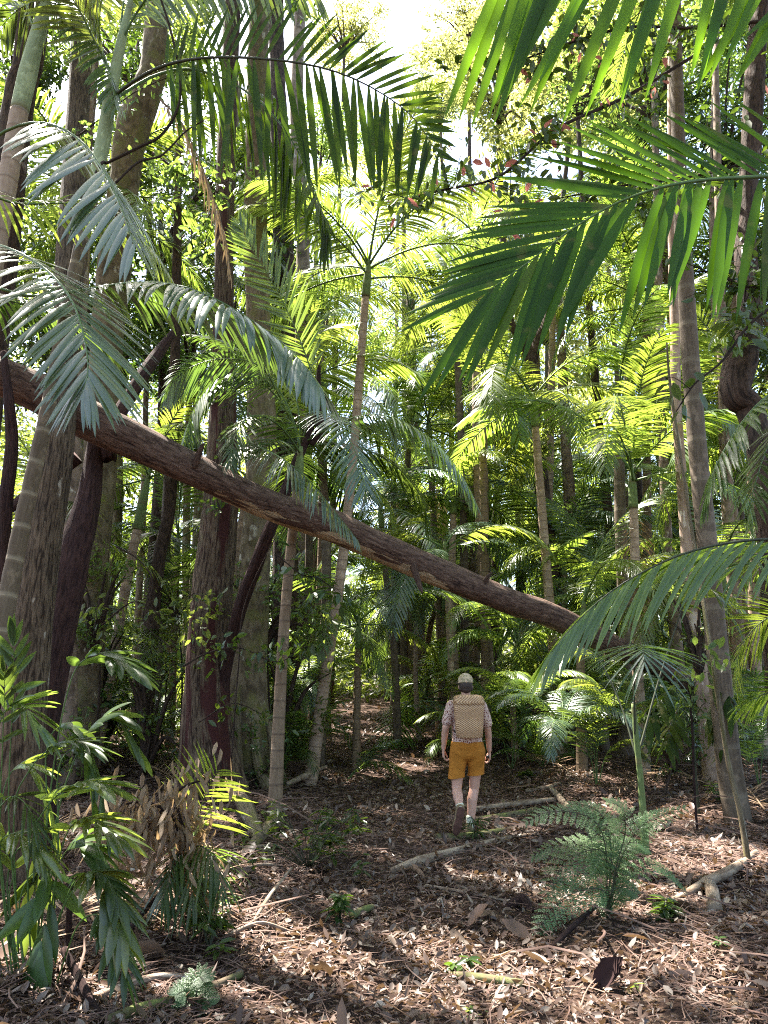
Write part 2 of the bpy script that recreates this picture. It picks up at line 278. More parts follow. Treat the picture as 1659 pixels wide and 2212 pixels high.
# ---------------------------------------------------------------- foliage builders
def frond_into(mb, pts, n=40, L=0.5, W=0.035, a0=68, a1=28, elev=8, droop=0.5, roll=0.0, t0=0.18, rows=6, rach=0.012, seed=0,
               prof=None, fold=0.16, jit=4.0, nr=50, up=(0, 0, 1), dl=(1, 1), miss=0.0, elev2=None, tip=0.35, mleaf=0, mr=1):
    r = np.random.default_rng(seed); c = cat(pts, nr); T = nrm(np.gradient(c, axis=0)); up = np.array(up, float)
    N = nrm(up[None]-T*(T@up)[:, None]); B = np.cross(T, N); ro = R(roll)
    N, B = N*math.cos(ro)+B*math.sin(ro), B*math.cos(ro)-N*math.sin(ro)
    base = np.linspace(t0, 0.99, n)
    for si, sd in enumerate((1, -1)):
        t = np.clip(base+r.normal(0, 0.25/n, n), t0, 1); keep = r.random(n) >= miss; t = t[keep]; m = len(t)
        x = t*(nr-1); i = np.minimum(x.astype(int), nr-2); f = (x-i)[:, None]
        p = c[i]*(1-f)+c[i+1]*f; Tt = nrm(T[i]*(1-f)+T[i+1]*f); Nt = nrm(N[i]*(1-f)+N[i+1]*f); Bt = nrm(B[i]*(1-f)+B[i+1]*f)
        q = (t-t0)/(1-t0)
        lp = np.interp(q, [0, .12, .35, .7, 1], prof or [0.6, .85, 1, .8, tip])*L*dl[si]*(1+r.normal(0, 0.05, m))
        a = R(1)*(a0+(a1-a0)*q**1.2+r.normal(0, jit, m)); el = R(1)*((elev if (si == 0 or elev2 is None) else elev2)+r.normal(0, jit, m))
        d = nrm(Tt*np.cos(a)[:, None]+sd*Bt*(np.sin(a)*np.cos(el))[:, None]+Nt*(np.sin(a)*np.sin(el))[:, None])
        wp = np.interp(np.linspace(0, 1, rows), [0, .12, .35, .65, .88, 1], [.25, .75, 1, .85, .4, .02])
        V = np.zeros((m, rows, 3, 3)); cur = p.copy(); dd = droop*(1+r.normal(0, .2, m))
        for k in range(rows):
            Wd = nrm(Tt-d*np.sum(Tt*d, 1, keepdims=True)); Nn = np.cross(Wd, d); w = (W*wp[k]*np.minimum(1.1, 0.5+0.5*lp/L))[:, None]
            V[:, k, 0] = cur-Wd*w/2; V[:, k, 1] = cur-Nn*w*fold*sd; V[:, k, 2] = cur+Wd*w/2
            seg = (lp/(rows-1))[:, None]; cur = cur+d*seg
            d = nrm(d+np.array([0, 0, -1.])[None]*(dd*(0.35+k/rows)/(rows-1))[:, None])
        b0 = np.arange(m)[:, None, None]*rows*3+np.arange(rows-1)[None, :, None]*3+np.arange(2)[None, None, :]
        fc = np.stack([b0, b0+1, b0+4, b0+3], -1).reshape(-1, 4)
        mb.add(V.reshape(-1, 3), fc, mleaf)
    if rach: mb.tube(c[::3].tolist()+[c[-1].tolist()], [rach, rach*.8, rach*.55, rach*.3, rach*.12], 6, n=nr//2, mi=mr)
    return mb
def leaves_into(mb, p, d, nn, ln, wd, mi=0, fold=0.15, curl=0.0):
    """p base points, d directions, nn approx normals, arrays; two folded quads a leaf"""
    d = nrm(d); s = nrm(np.cross(d, nn)); n = np.cross(s, d); ln = np.broadcast_to(ln, (len(p),))[:, None]; wd = np.broadcast_to(wd, (len(p),))[:, None]
    cu = np.broadcast_to(curl, (len(p),))[:, None]
    V = np.stack([p, p+d*ln*.28+s*wd*.42+n*(wd*fold+cu*ln*.08), p+d*ln*.68+s*wd*.40+n*(wd*fold+cu*ln*.3), p+d*ln+n*cu*ln*.6,
                  p+d*ln*.68-s*wd*.40+n*(wd*fold+cu*ln*.3), p+d*ln*.28-s*wd*.42+n*(wd*fold+cu*ln*.08)], 1)
    b = np.arange(len(p))[:, None]*6
    f = np.concatenate([b+np.array([[0, 1, 2, 3]]), b+np.array([[0, 3, 4, 5]])]); mb.add(V.reshape(-1, 3), f, mi)
def cloud(mb, centers, radii, per, ln, r, mi=0, squash=0.6, asp=0.42, down=0.35):
    """leaf clumps around centres"""
    c = np.repeat(centers, per, 0); rd = np.repeat(radii, per)[:, None]
    g = r.normal(0, 1, (len(c), 3)); g = nrm(g)*(r.random((len(c), 1))**0.45)*rd; g[:, 2] *= squash
    d = nrm(r.normal(0, 1, (len(c), 3))+g*0.8/np.maximum(rd, .01)); d[:, 2] = d[:, 2]*0.6-down
    nn = r.normal(0, 0.55, (len(c), 3)); nn[:, 2] += 1
    l = ln*(0.6+0.8*r.random(len(c))); leaves_into(mb, c+g, d, nn, l, l*asp, mi)
COLL = {}
# frond prototypes (rachis leaves the origin along +X and arches down), several ages
def frond_proto(el0, bend, Lr=2.7, n=52, seed=0, L=0.60, W=0.034, droop=0.95, rows=6, leaf='palm', stalk='rachis', elev=-12):
    pts = []; p = np.zeros(3); k = 14
    for i in range(k):
        pts.append(p.copy()); t = i/(k-1); a = R(el0-bend*t**1.35)
        p = p+np.array([math.cos(a), 0.03*math.sin(seed+i*0.5), math.sin(a)])*Lr/(k-1)
    mb = MB(); frond_into(mb, pts, n, L, W, 66, 26, elev, droop, 0, 0.14, rows, 0.018, seed, nr=40)
    o = mb.build('frond', [M[leaf], M[stalk]]); me = o.data; bpy.data.objects.remove(o); return me
FP = {}
for key, el0, bend in (('up', 76, 80), ('high', 62, 108), ('mid', 46, 118), ('low', 26, 112), ('hang', -2, 88)):
    for leaf in ('palm', 'palm_dark', 'palm_bright', 'palm_sky_tint'):
        FP[key, leaf] = [frond_proto(el0+random.uniform(-6, 6), bend+random.uniform(-12, 12), seed=k*7+len(key), leaf=leaf) for k in range(2)]
FP['dead', 'dead'] = [frond_proto(-58, 32, seed=3, leaf='dead', stalk='rachis_dead', droop=1.6, W=0.02, elev=-30)]
def put(me, name, parent, loc, rz, s, rx=0.0):
    o = bpy.data.objects.new(name, me); COL.objects.link(o); o.parent = parent
    o.location = [float(v) for v in loc]; o.rotation_euler = (rx, 0, rz); o.scale = (s, s, s); return o
def crown(parent, top, nf, s, leaf='palm', seed=0, spread=1.0, dead=0, keys=None):
    r = random.Random(seed); s = s*1.15; a = r.random()*6.28; base = np.array(parent.location)
    order = keys or (['up', 'high', 'high', 'mid', 'mid', 'mid', 'low', 'low', 'low', 'hang', 'hang', 'hang', 'low', 'mid', 'hang', 'high'])
    for k in range(nf):
        key = order[int(k*len(order)/nf) % len(order)]; a += 2.39996+r.uniform(-.3, .3)
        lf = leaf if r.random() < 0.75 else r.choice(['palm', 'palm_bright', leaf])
        put(r.choice(FP[key, lf]), 'frond', parent, top-base+np.array([0, 0, -0.02*k*s]), a, s*r.uniform(.85, 1.1), r.uniform(-.12, .12))
    for k in range(dead): put(FP['dead', 'dead'][0], 'dead_frond', parent, top-base-np.array([0, 0, .4*s]), r.random()*6.28, s*.8)
def palm(label, pts, r0, r1, nf, s, leaf='palm', bark='pb', shaft='shaft_dark', seed=0, group=None, dead=0, name='palm_tree', shaft_len=0.75, keys=None, rings=0.0):
    """pts: world points from base to the growing point"""
    t = thing(name, label, 'palm tree', pts[0], group); c = cat(pts, 40)
    L = np.concatenate([[0], np.cumsum(np.linalg.norm(np.diff(c, axis=0), axis=1))]); cut = max(1, int(np.searchsorted(L, L[-1]-shaft_len*s)))
    cut = min(cut, 38); mb = MB().tube(c[:cut+1:max(1, cut//8)].tolist()+[c[cut].tolist()], [r0*1.3, r0*1.02, r0*.95, (r0+r1)/2, r1], 12, n=60, rings=rings, wob=0.02)
    mb.build('trunk', M[bark], t)
    MB().tube([c[cut], (c[cut]+c[-1])/2, c[-1]], [r1*1.2, r1*1.1, r1*.45], 12, n=10).build('crownshaft', M[shaft], t)
    crown(t, c[-1]-np.array([0, 0, .05]), nf, s, leaf, seed, dead=dead, keys=keys); return t

# ---------------------------------------------------------------- ground
def axis(n, near, far): 
    t = np.linspace(-1, 1, n); return near*t*n*0.12+np.sign(t)*(np.abs(t)**6)*far
gx = axis(220, 0.6, 180); gy = axis(220, 0.6, 180)+8
XX, YY = np.meshgrid(gx, gy); ZZ = gz(XX, YY)
ZZ = np.where(YY > 45, np.minimum(ZZ, gz(XX, 45.0)), ZZ)
ZZ += 0.012*np.sin(XX*17+YY*11)*np.sin(YY*19-XX*7)
ny, nx = XX.shape; i = np.arange(ny-1)[:, None]*nx+np.arange(nx-1)[None]
gm = MB().add(np.stack([XX, YY, ZZ], -1).reshape(-1, 3), np.stack([i, i+1, i+nx+1, i+nx], -1).reshape(-1, 4))
g = gm.build('ground', M['ground']); g['kind'] = 'structure'
# leaf litter: nobody could count it
def scatter(n, ymin, ymax, xw, r, power=1.0):
    y = ymin+(ymax-ymin)*r.random(n)**power; x = (r.random(n)*2-1)*(y*0.60+xw); return x, y
r = np.random.default_rng(3); mb = MB()
for n, y0, y1, ln in ((48000, 3.3, 7, .060), (52000, 6.5, 13, .075), (20000, 12, 24, .11), (8000, 22, 40, .18), (1500, 3.6, 12, .17)):
    x, y = scatter(n, y0, y1, 1.0, r)
    keep = r.random(n) < 0.45+0.55*(np.sin(x*1.9+y*1.3)*np.sin(x*0.7-y*2.1)*.5+.5); x, y = x[keep], y[keep]; m = len(x)
    p = np.stack([x, y, gz(x, y)+0.012+0.03*r.random(m)], 1); a = r.random(m)*6.283
    d = np.stack([np.cos(a), np.sin(a), r.normal(0, .28, m)], 1); nn = r.normal(0, .42, (m, 3)); nn[:, 2] += 1
    l = ln*(0.25+1.1*r.random(m)**2.2); leaves_into(mb, p, d, nn, l, l*(0.22+0.5*r.random(m)), 0, 0.25, r.normal(0.2, .6, m))
o = mb.build('leaf_litter', M['litter']); o['kind'] = 'stuff'; tag(o, 'brown fallen leaves covering the forest floor and the trail', 'leaf litter')
mb = MB()
for n, y0, y1, L0 in ((17000, 3.3, 8, .15), (18000, 7, 15, .2), (5000, 14, 26, .3), (420, 3.6, 9, .62), (300, 8, 16, .8)):
    x, y = scatter(n, y0, y1, 1.0, r); side = np.abs(x-.5) > 1.2; keep = (r.random(n) < np.where(side, 1.0, .45 if n > 1000 else .08)); x, y = x[keep], y[keep]; m = len(x)
    a = r.random(m)*6.283; l = L0*(.3+1.2*r.random(m)**2); w = l*.012+.0018
    d = np.stack([np.cos(a), np.sin(a), np.abs(r.normal(0, .16, m))], 1); s = np.stack([-np.sin(a), np.cos(a), 0*a], 1)
    p = np.stack([x, y, gz(x, y)+.012+.02*r.random(m)], 1); bow = r.normal(0, .12, m)*l
    V = np.zeros((m, 4, 3, 3))
    for k in range(4):
        t = k/3; c = p+d*(l*t)[:, None]+s*(bow*math.sin(t*3.14))[:, None]+np.array([0, 0, 1.])*(np.abs(bow)*math.sin(t*3.14)*.5)[:, None]; ww = (w*(1-.6*t))[:, None]
        V[:, k, 0] = c-s*ww; V[:, k, 1] = c+np.array([0, 0, 1.])*ww*1.4; V[:, k, 2] = c+s*ww
    b0 = np.arange(m)[:, None, None]*12+np.arange(3)[None, :, None]*3+np.arange(2)[None, None]
    mb.add(V.reshape(-1, 3), np.stack([b0, b0+1, b0+4, b0+3], -1).reshape(-1, 4))
o = mb.build('fallen_twigs', M['twig']); o['kind'] = 'stuff'; tag(o, 'thin brown twigs and fibres strewn over the forest floor', 'twigs')

# ---------------------------------------------------------------- big trunks near the trail
def wp(lst):                      # pixel, depth -> world
    return [P(*q) for q in lst]
def trail(y): return float(np.interp(y, [4, 9, 12, 20, 30], [.4, .75, .35, -.5, -1.6]))
def base_at(px, py, extra=0.25):
    b = G(px, py); b[2] -= extra; return b
# fallen trunk: leans over the trail from upper left down to the ground at right
logp = wp([(-60, 790, 6.9), (60, 838, 7.15), (190, 905, 7.4), (330, 972, 7.8), (470, 1040, 8.2), (600, 1098, 8.6), (700, 1130, 8.9), (800, 1172, 9.2), (950, 1238, 9.8), (1100, 1298, 10.5), (1180, 1326, 11.0), (1290, 1378, 11.8), (1420, 1440, 12.8), (1520, 1500, 13.6)])
lg = thing('fallen_tree_trunk', 'long reddish fallen tree trunk with peeling bark leaning high across the trail', 'fallen trunk', logp[0])
M['log'] = logmat()
mb = MB().tube(logp, [.19, .20, .21, .195, .18, .185, .205, .185, .19, .185, .185, .175, .165, .15], 28, n=140, wob=.030); mb.build('trunk', M['log'], lg)
mb = MB().tube(wp([(690, 1140, 8.8), (683, 1105, 8.75), (690, 1085, 8.7)]), [.05, .06, .03], 8, wob=.1); mb.build('broken_knot', M['log'], lg)
for pl in (((420, 1010, 7.9), (432, 975, 7.8), (440, 958, 7.75)), ((890, 1215, 9.4), (905, 1262, 9.3), (912, 1280, 9.25)), ((1040, 1278, 10.1), (1052, 1248, 10.0), (1062, 1236, 10.0))):
    MB().tube(wp(pl), [.045, .032, .012], 8, wob=.12).build('broken_knot', M['log'], lg)

def tree(label, pts, rad, bark, name='forest_tree', catg='tree', sides=18, wob=.03, flute=None, group=None, extra=None, n=90):
    t = thing(name, label, catg, pts[0], group)
    MB().tube(pts, rad, sides, n=n, wob=wob, flute=flute).build('trunk', M[bark], t); return t
# S: furrowed red tree behind the leaning trunk
bS = base_at(462, 1722)
tS = tree('broad furrowed tree with dark red bark streaks, behind the fallen trunk', [bS]+wp([(447, 1500, bS[1]), (462, 1250, bS[1]), (478, 1050, bS[1]), (482, 800, bS[1]), (484, 560, bS[1]), (488, 350, bS[1]+.2), (500, 60, bS[1]+.5), (505, -300, bS[1]+1)]), [.35, .30, .285, .27, .17, .155, .155, .15, .14], 'bark_red', flute=(3.2, .35, 7), sides=36, n=130, wob=.035)
# T: pale mossy tree with buttress roots
bT = base_at(556, 1690)
tT = tree('pale blotchy tree with buttress roots, just right of the red furrowed tree', [bT]+wp([(535, 1500, bT[1]), (548, 1250, bT[1]), (565, 1000, bT[1]), (560, 750, bT[1]), (552, 500, bT[1]), (553, 330, bT[1]), (560, 0, bT[1]), (565, -300, bT[1])]), [.30, .29, .26, .25, .22, .21, .20, .19, .18], 'bark_moss', flute=(2.5, .5, 5), sides=36, n=110)
for k, pl in enumerate((((515, 1480, -.35), (512, 1600, -.4), (520, 1690, -.45)), ((548, 1560, -.4), (556, 1650, -.5), (578, 1705, -.6)), ((580, 1560, -.3), (590, 1640, -.35), (583, 1700, -.5)), ((470, 1560, -.4), (488, 1650, -.5), (500, 1730, -.6)))):
    MB().tube(wp([(a, b, bT[1]+c) for a, b, c in pl]), [.05, .07, .09], 8, wob=.08).build('root', M['bark_moss'], tT)
# U: thin dark leaning dead tree crossing behind the fallen trunk
bU = base_at(455, 1745); yU = 9.6
tU = tree('thin dark dead tree leaning right past the furrowed tree and behind the fallen trunk', [bU]+wp([(478, 1500, 10.8), (515, 1330, 10.2), (560, 1200, yU), (612, 1075, yU), (640, 1000, yU), (668, 925, yU), (684, 850, yU), (690, 790, yU)]), [.11, .092, .088, .085, .08, .072, .065, .05, .02], 'bark_dead', catg='dead tree', wob=.08, name='dead_tree')
MB().tube(wp([(684, 860, yU), (690, 900, yU), (690, 930, yU), (672, 960, yU)]), [.02, .05, .06, .04], 8, wob=.1).build('broken_branch', M['bark_dead'], tU)
# W: big trunk at the left and X: the maroon dead trunk beside it
bW = base_at(20, 1800)
bW = P(10, 1960, 6.6)
tW = tree('massive furrowed tree trunk at the left edge, behind the ringed palm', [bW]+wp([(45, 1600, 6.6), (72, 1350, 6.7), (98, 1150, 6.8), (128, 960, 6.9), (140, 800, 7.1), (150, 600, 7.4), (165, 300, 8), (190, -100, 9), (200, -300, 9.5)]), [.24, .19, .165, .15, .137, .13, .15, .14, .13, .12], 'bark', flute=(2.0, .3, 6), sides=36, n=120)
bX = P(75, 1860, 7.6)
tX = tree('maroon splintered dead trunk propping up the fallen trunk at left', [bX]+wp([(100, 1560, 7.7), (140, 1330, 7.75), (172, 1160, 7.8), (195, 1050, 7.85), (205, 960, 7.9), (212, 905, 7.9)]), [.19, .13, .13, .15, .12, .095, .09], 'bark_dead', name='dead_tree', catg='dead tree', wob=.09, sides=24)
MB().tube(wp([(105, 1380, 7.5), (80, 1480, 7.4), (60, 1560, 7.4), (50, 1700, 7.4)]), [.03, .05, .05, .05], 8, wob=.12).build('splinter', M['bark_dead'], tX)
for pl in (((230, 940, 7.9), (290, 840, 8.1), (345, 760, 8.3), (372, 720, 8.4)), ((165, 985, 7.8), (120, 1020, 7.8), (60, 1070, 7.7), (-20, 1130, 7.6)), ((225, 900, 7.9), (236, 990, 7.9), (246, 950, 7.9))):
    MB().tube(wp(pl), [.09, .085, .07, .04], 12, wob=.08).build('branch', M['bark_dead'], tX)
t = tree('dark broken dead stem at the far left edge, behind the ringed palm', [P(-10, 1900, 6.9)]+wp([(5, 1250, 6.9), (12, 1080, 6.9), (25, 960, 6.9), (20, 870, 6.8), (8, 760, 6.8)]), [.07, .06, .06, .055, .05, .03], 'bark_dead', name='dead_tree', catg='dead tree', wob=.1)
# Q: dark mossy tree in the middle right, Q2 twin trunks etc.
bQ = base_at(1222, 1590)
tQ = tree('dark mossy tree with a forked top, behind the low end of the fallen trunk', [bQ]+wp([(1205, 1400, bQ[1]), (1186, 1200, bQ[1]), (1170, 1050, bQ[1]), (1156, 920, bQ[1]), (1145, 780, bQ[1]), (1125, 730, bQ[1]), (1100, 680, bQ[1]), (1085, 500, bQ[1]), (1075, 200, bQ[1])]), [.30, .27, .22, .20, .18, .19, .12, .10, .09, .08], 'bark_dark', flute=(2.0, .3, 5), n=110)
MB().tube(wp([(1145, 800, bQ[1]), (1162, 730, bQ[1]), (1180, 690, bQ[1]), (1200, 560, bQ[1]), (1230, 300, bQ[1])]), [.14, .13, .10, .08, .06], 12, wob=.05).build('branch', M['bark_dark'], tQ)
MB().tube(wp([(1180, 1190, bQ[1]-.3), (1168, 1050, bQ[1]-.3), (1163, 900, bQ[1]-.3)]), [.02, .015, .015], 6).build('vine_stem', M['bark_grey'], tQ)
# P: pale lit trunk and grey ringed trunk at the right
bP1 = base_at(1540, 1690)
tP1 = tree('slim pale trunk lit white on its left side, beside the stout ringed palm', [bP1]+wp([(1520, 1500, bP1[1]), (1498, 1330, bP1[1]), (1483, 1180, bP1[1]), (1470, 1000, bP1[1]), (1460, 850, bP1[1]), (1458, 700, bP1[1]), (1452, 500, bP1[1]), (1450, 200, bP1[1]), (1450, -200, bP1[1])]), [.145, .115, .098, .088, .085, .082, .08, .075, .07, .06], 'bark_pale', wob=.02)
bP2 = base_at(1598, 1775)
palm('stout grey ringed palm at the right edge, in front of the pale lit trunk', [bP2]+wp([(1568, 1600, bP2[1]), (1550, 1400, bP2[1]), (1525, 1150, bP2[1]), (1505, 950, bP2[1]), (1490, 750, bP2[1]), (1478, 550, bP2[1]), (1466, 350, bP2[1]), (1455, -150, bP2[1])]), .125, .085, 9, 1.0, bark='pb_grey', seed=5)
MB_ = [('slim brown trunk at right, just past the stout ringed palm', (1612, 1640), (1590, 1330), (1572, 1100), (1560, 800), .12, 'bark_grey'),
       ('thick reddish trunk at the right edge, behind the feather palm', (1652, 1600), (1600, 1200), (1570, 1000), (1540, 500), .11, 'bark_grey'),
       ('upright brown trunk behind the pale lit trunk', (1470, 1600), (1455, 1300), (1440, 1150), (1425, 700), .13, 'bark_grey'),
       ('dark slim trunk left of the furrowed tree, under the fallen trunk', (308, 1640), (322, 1400), (345, 1200), (372, 1000), .14, 'bark_dark'),
       ('grey crooked trunk with pale patches between pink palm stem and maroon dead trunk', (215, 1600), (222, 1400), (238, 1250), (255, 1050), .13, 'bark_moss'),
       ('pale thin trunk behind the green palm stem', (300, 1590), (296, 1400), (302, 1250), (312, 1000), .09, 'bark_grey'),
       ('dark trunk between the maroon dead trunk and the pale pink palm stem', (165, 1640), (175, 1430), (182, 1300), (190, 1050), .16, 'bark_dark'),
       ('mottled trunk standing far back above the left fern palms', (412, 1580), (405, 1350), (402, 1150), (408, 900), .11, 'bark_moss')]
for k, (lb, b, m1, m2, tp, rr, bk) in enumerate(MB_):
    g0 = base_at(*b); tree(lb, [g0]+wp([(*m1, g0[1]), (*m2, g0[1]), (*tp, g0[1]), (tp[0]+15*(1 if k % 2 else -1), tp[1]-700, g0[1])]), [rr*1.35, rr, rr*.9, rr*.8, rr*.55], bk, wob=.045)
# upper-left tall trunks, further back
for lb, pl, rr, bk in (
    ('thick lichen-blotched leaning trunk high at the left, behind the big arching frond', [(180, 1500, 12), (235, 700, 12), (270, 380, 12), (290, 270, 12), (318, 190, 12), (335, 110, 12), (345, -200, 12)], [.3, .28, .28, .31, .26, .24, .2], 'bark_moss'),
    ('pale flaking trunk at the upper left, between the green crownshafts', [(150, 1500, 11), (165, 600, 11), (178, 340, 11), (190, 200, 11), (196, 60, 11), (190, -250, 11)], [.2, .16, .15, .14, .14, .12], 'bark_grey'),
    ('dark spotted trunk in the upper left corner, leftmost of its pair', [(-40, 900, 8), (10, 330, 8), (45, 130, 8), (60, -50, 8)], [.13, .11, .10, .10], 'bark_dark'),
    ('dark spotted trunk in the upper left corner, right one of its pair', [(0, 900, 8.5), (45, 330, 8.5), (80, 130, 8.5), (100, -50, 8.5)], [.12, .10, .09, .09], 'bark_dark'),
    ('ivy-clad dark trunk right of the two mossy trunks above the arching fronds', [(620, 1500, 15), (615, 700, 15), (608, 430, 15), (600, 200, 15), (590, -200, 15)], [.26, .24, .22, .2, .18], 'bark_dark'),
    ('tall faint trunk beside the open sky at the top', [(640, 1500, 19), (655, 600, 19), (640, 250, 19), (660, -200, 19)], [.25, .2, .19, .17], 'bark_grey'),
    ('tall straight trunk far back beyond the centre palms', [(905, 1480, 26), (900, 1100, 26), (890, 800, 26), (885, 560, 26)], [.25, .2, .18, .15], 'bark_grey'),
    ('slender far trunk between the centre palms and the dark mossy tree', [(1010, 1480, 24), (1020, 1000, 24), (1020, 800, 24), (1010, 560, 24)], [.2, .16, .14, .12], 'bark_grey'),
    ('far pale trunk right of the dark mossy tree', [(1262, 1480, 22), (1225, 1000, 22), (1215, 800, 22), (1200, 500, 22)], [.2, .17, .15, .12], 'bark_grey')):
    q = wp(pl); q[0][2] = float(gz(q[0][0], q[0][1]))-.2; tree(lb, q, rr, bk, wob=.05)
# lumpy trunk at the right edge, going up out of the picture
tEE = tree('lumpy dark trunk at the right edge, above the dark fan of fronds', [base_at(1700, 1750)]+wp([(1670, 1200, 7.5), (1625, 900, 7.3), (1592, 850, 7.2), (1600, 770, 7.2), (1618, 700, 7.2), (1610, 500, 7.2), (1630, 200, 7.2), (1650, -200, 7.2)]), [.16, .14, .13, .13, .15, .12, .11, .10, .08], 'bark_dark', wob=.12)

# ---------------------------------------------------------------- palms placed where the photograph shows them
def pp(base, mids, Y=None, extra=.25):
    b = base_at(*base, extra) if Y is None else np.array([P(base[0], base[1], Y)[0], Y, float(gz(P(base[0], base[1], Y)[0], Y))-.2])
    return [b]+wp([(a, c, b[1]) for a, c in mids])
palm('slender palm leaning right from beside the trail to a crown against the bright sky', pp((666, 1692), [(700, 1480), (728, 1300), (752, 1100), (770, 900), (785, 700), (797, 560)]), .088, .068, 15, 1.1, bark='pb_pale', shaft='shaft_dark', seed=11, leaf='palm')
pAA = palm('dark palm stem rising from the foot of the buttressed tree, left of the trail', pp((592, 1790), [(605, 1500), (622, 1250), (638, 1100), (650, 965)]), .070, .058, 4, .8, bark='pb', seed=14, leaf='palm_dark')
palm('pink ringed palm with a green stem top, left of the furrowed tree', pp((196, 1660), [(240, 1450), (275, 1250), (300, 1130), (322, 1020)]), .09, .075, 6, .85, bark='pb_pale', shaft='shaft_dark', seed=17, shaft_len=1.3, leaf='palm_dark')
palm('palm behind the fallen trunk whose dark fronds fan out above the log', pp((512, 1640), [(500, 1300), (530, 1100), (552, 965)], Y=13.2), .1, .09, 13, 1.25, seed=21, leaf='palm_dark', keys=['high', 'high', 'mid', 'up', 'mid', 'low', 'mid', 'low'])
PL = [  # label, base px, top px, depth, r, fronds, scale, leaf, seed
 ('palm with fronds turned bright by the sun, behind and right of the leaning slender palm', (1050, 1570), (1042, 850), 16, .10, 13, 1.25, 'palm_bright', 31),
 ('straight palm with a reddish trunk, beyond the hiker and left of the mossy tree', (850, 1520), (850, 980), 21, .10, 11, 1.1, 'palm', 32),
 ('short bushy palm over the trail with pale arching fronds, above the hiker', (985, 1540), (960, 1170), 15, .07, 10, .95, 'palm_sky_tint', 33),
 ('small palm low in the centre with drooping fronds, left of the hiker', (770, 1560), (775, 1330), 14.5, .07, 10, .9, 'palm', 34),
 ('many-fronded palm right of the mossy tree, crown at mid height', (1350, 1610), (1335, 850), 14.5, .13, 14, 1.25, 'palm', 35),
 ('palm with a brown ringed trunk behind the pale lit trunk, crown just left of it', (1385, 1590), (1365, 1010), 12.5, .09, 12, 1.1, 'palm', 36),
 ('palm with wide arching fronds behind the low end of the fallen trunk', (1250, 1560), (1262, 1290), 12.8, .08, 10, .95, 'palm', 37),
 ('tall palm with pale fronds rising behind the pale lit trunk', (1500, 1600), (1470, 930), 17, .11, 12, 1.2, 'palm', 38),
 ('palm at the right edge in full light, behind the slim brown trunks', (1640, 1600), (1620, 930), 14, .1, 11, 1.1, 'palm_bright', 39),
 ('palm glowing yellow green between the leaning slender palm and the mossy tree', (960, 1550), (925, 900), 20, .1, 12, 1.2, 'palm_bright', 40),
 ('middle palm with silvery fronds, right of the leaning slender palm', (860, 1560), (820, 1080), 17, .08, 11, 1.05, 'palm_sky_tint', 41),
 ('small silvery palm low behind the trail bend', (905, 1545), (895, 1290), 18, .06, 9, .85, 'palm_sky_tint', 42),
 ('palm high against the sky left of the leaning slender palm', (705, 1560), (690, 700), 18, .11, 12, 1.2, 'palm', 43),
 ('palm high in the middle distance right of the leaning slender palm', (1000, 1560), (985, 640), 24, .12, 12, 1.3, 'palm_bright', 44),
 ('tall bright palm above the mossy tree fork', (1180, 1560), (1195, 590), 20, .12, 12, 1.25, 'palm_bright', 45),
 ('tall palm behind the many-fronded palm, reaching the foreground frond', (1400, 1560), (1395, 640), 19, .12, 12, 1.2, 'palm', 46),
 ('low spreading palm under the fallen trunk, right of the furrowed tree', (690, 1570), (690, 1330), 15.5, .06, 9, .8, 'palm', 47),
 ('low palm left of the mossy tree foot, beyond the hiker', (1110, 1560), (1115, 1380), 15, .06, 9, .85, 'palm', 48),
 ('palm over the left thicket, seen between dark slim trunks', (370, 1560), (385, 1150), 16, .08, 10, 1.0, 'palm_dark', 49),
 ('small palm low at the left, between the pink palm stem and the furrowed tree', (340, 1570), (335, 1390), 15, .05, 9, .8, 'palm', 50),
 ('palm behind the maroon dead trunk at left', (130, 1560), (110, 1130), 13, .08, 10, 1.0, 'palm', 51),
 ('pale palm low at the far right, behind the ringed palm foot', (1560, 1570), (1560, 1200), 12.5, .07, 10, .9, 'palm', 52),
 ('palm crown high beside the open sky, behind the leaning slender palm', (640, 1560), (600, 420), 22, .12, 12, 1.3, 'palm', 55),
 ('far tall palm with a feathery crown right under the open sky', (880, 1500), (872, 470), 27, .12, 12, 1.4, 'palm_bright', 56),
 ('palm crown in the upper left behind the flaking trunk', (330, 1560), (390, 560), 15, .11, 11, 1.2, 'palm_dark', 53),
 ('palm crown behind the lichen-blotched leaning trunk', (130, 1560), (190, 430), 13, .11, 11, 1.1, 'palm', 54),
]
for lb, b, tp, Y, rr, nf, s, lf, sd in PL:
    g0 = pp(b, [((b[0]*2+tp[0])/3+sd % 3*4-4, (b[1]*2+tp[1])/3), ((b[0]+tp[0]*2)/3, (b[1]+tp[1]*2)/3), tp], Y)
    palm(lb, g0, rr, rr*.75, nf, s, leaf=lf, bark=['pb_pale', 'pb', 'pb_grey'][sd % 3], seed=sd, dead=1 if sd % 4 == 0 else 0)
for k, (px, py, Y) in enumerate(((1130, 1530, 12.5), (1215, 1570, 11.5), (1330, 1560, 12), (1060, 1520, 14), (1400, 1540, 13), (1180, 1480, 15), (920, 1470, 19), (650, 1480, 14), (610, 1490, 13.5), (1290, 1480, 14.5), (1470, 1500, 14), (1560, 1530, 13), (1000, 1480, 18))):
    b = P(px, py, Y); t = thing('understory_palm', 'short feathery palm in the light green thicket behind the hiker', 'palm', (b[0], Y, float(gz(b[0], Y))-.05), 'short palms of the thicket')
    crown(t, np.array([b[0], Y, max(b[2], float(gz(b[0], Y))+.1)]), 9, .48, leaf=['palm', 'palm_sky_tint', 'palm'][k % 3], seed=700+k, keys=['high', 'mid', 'high', 'mid', 'low', 'high'])
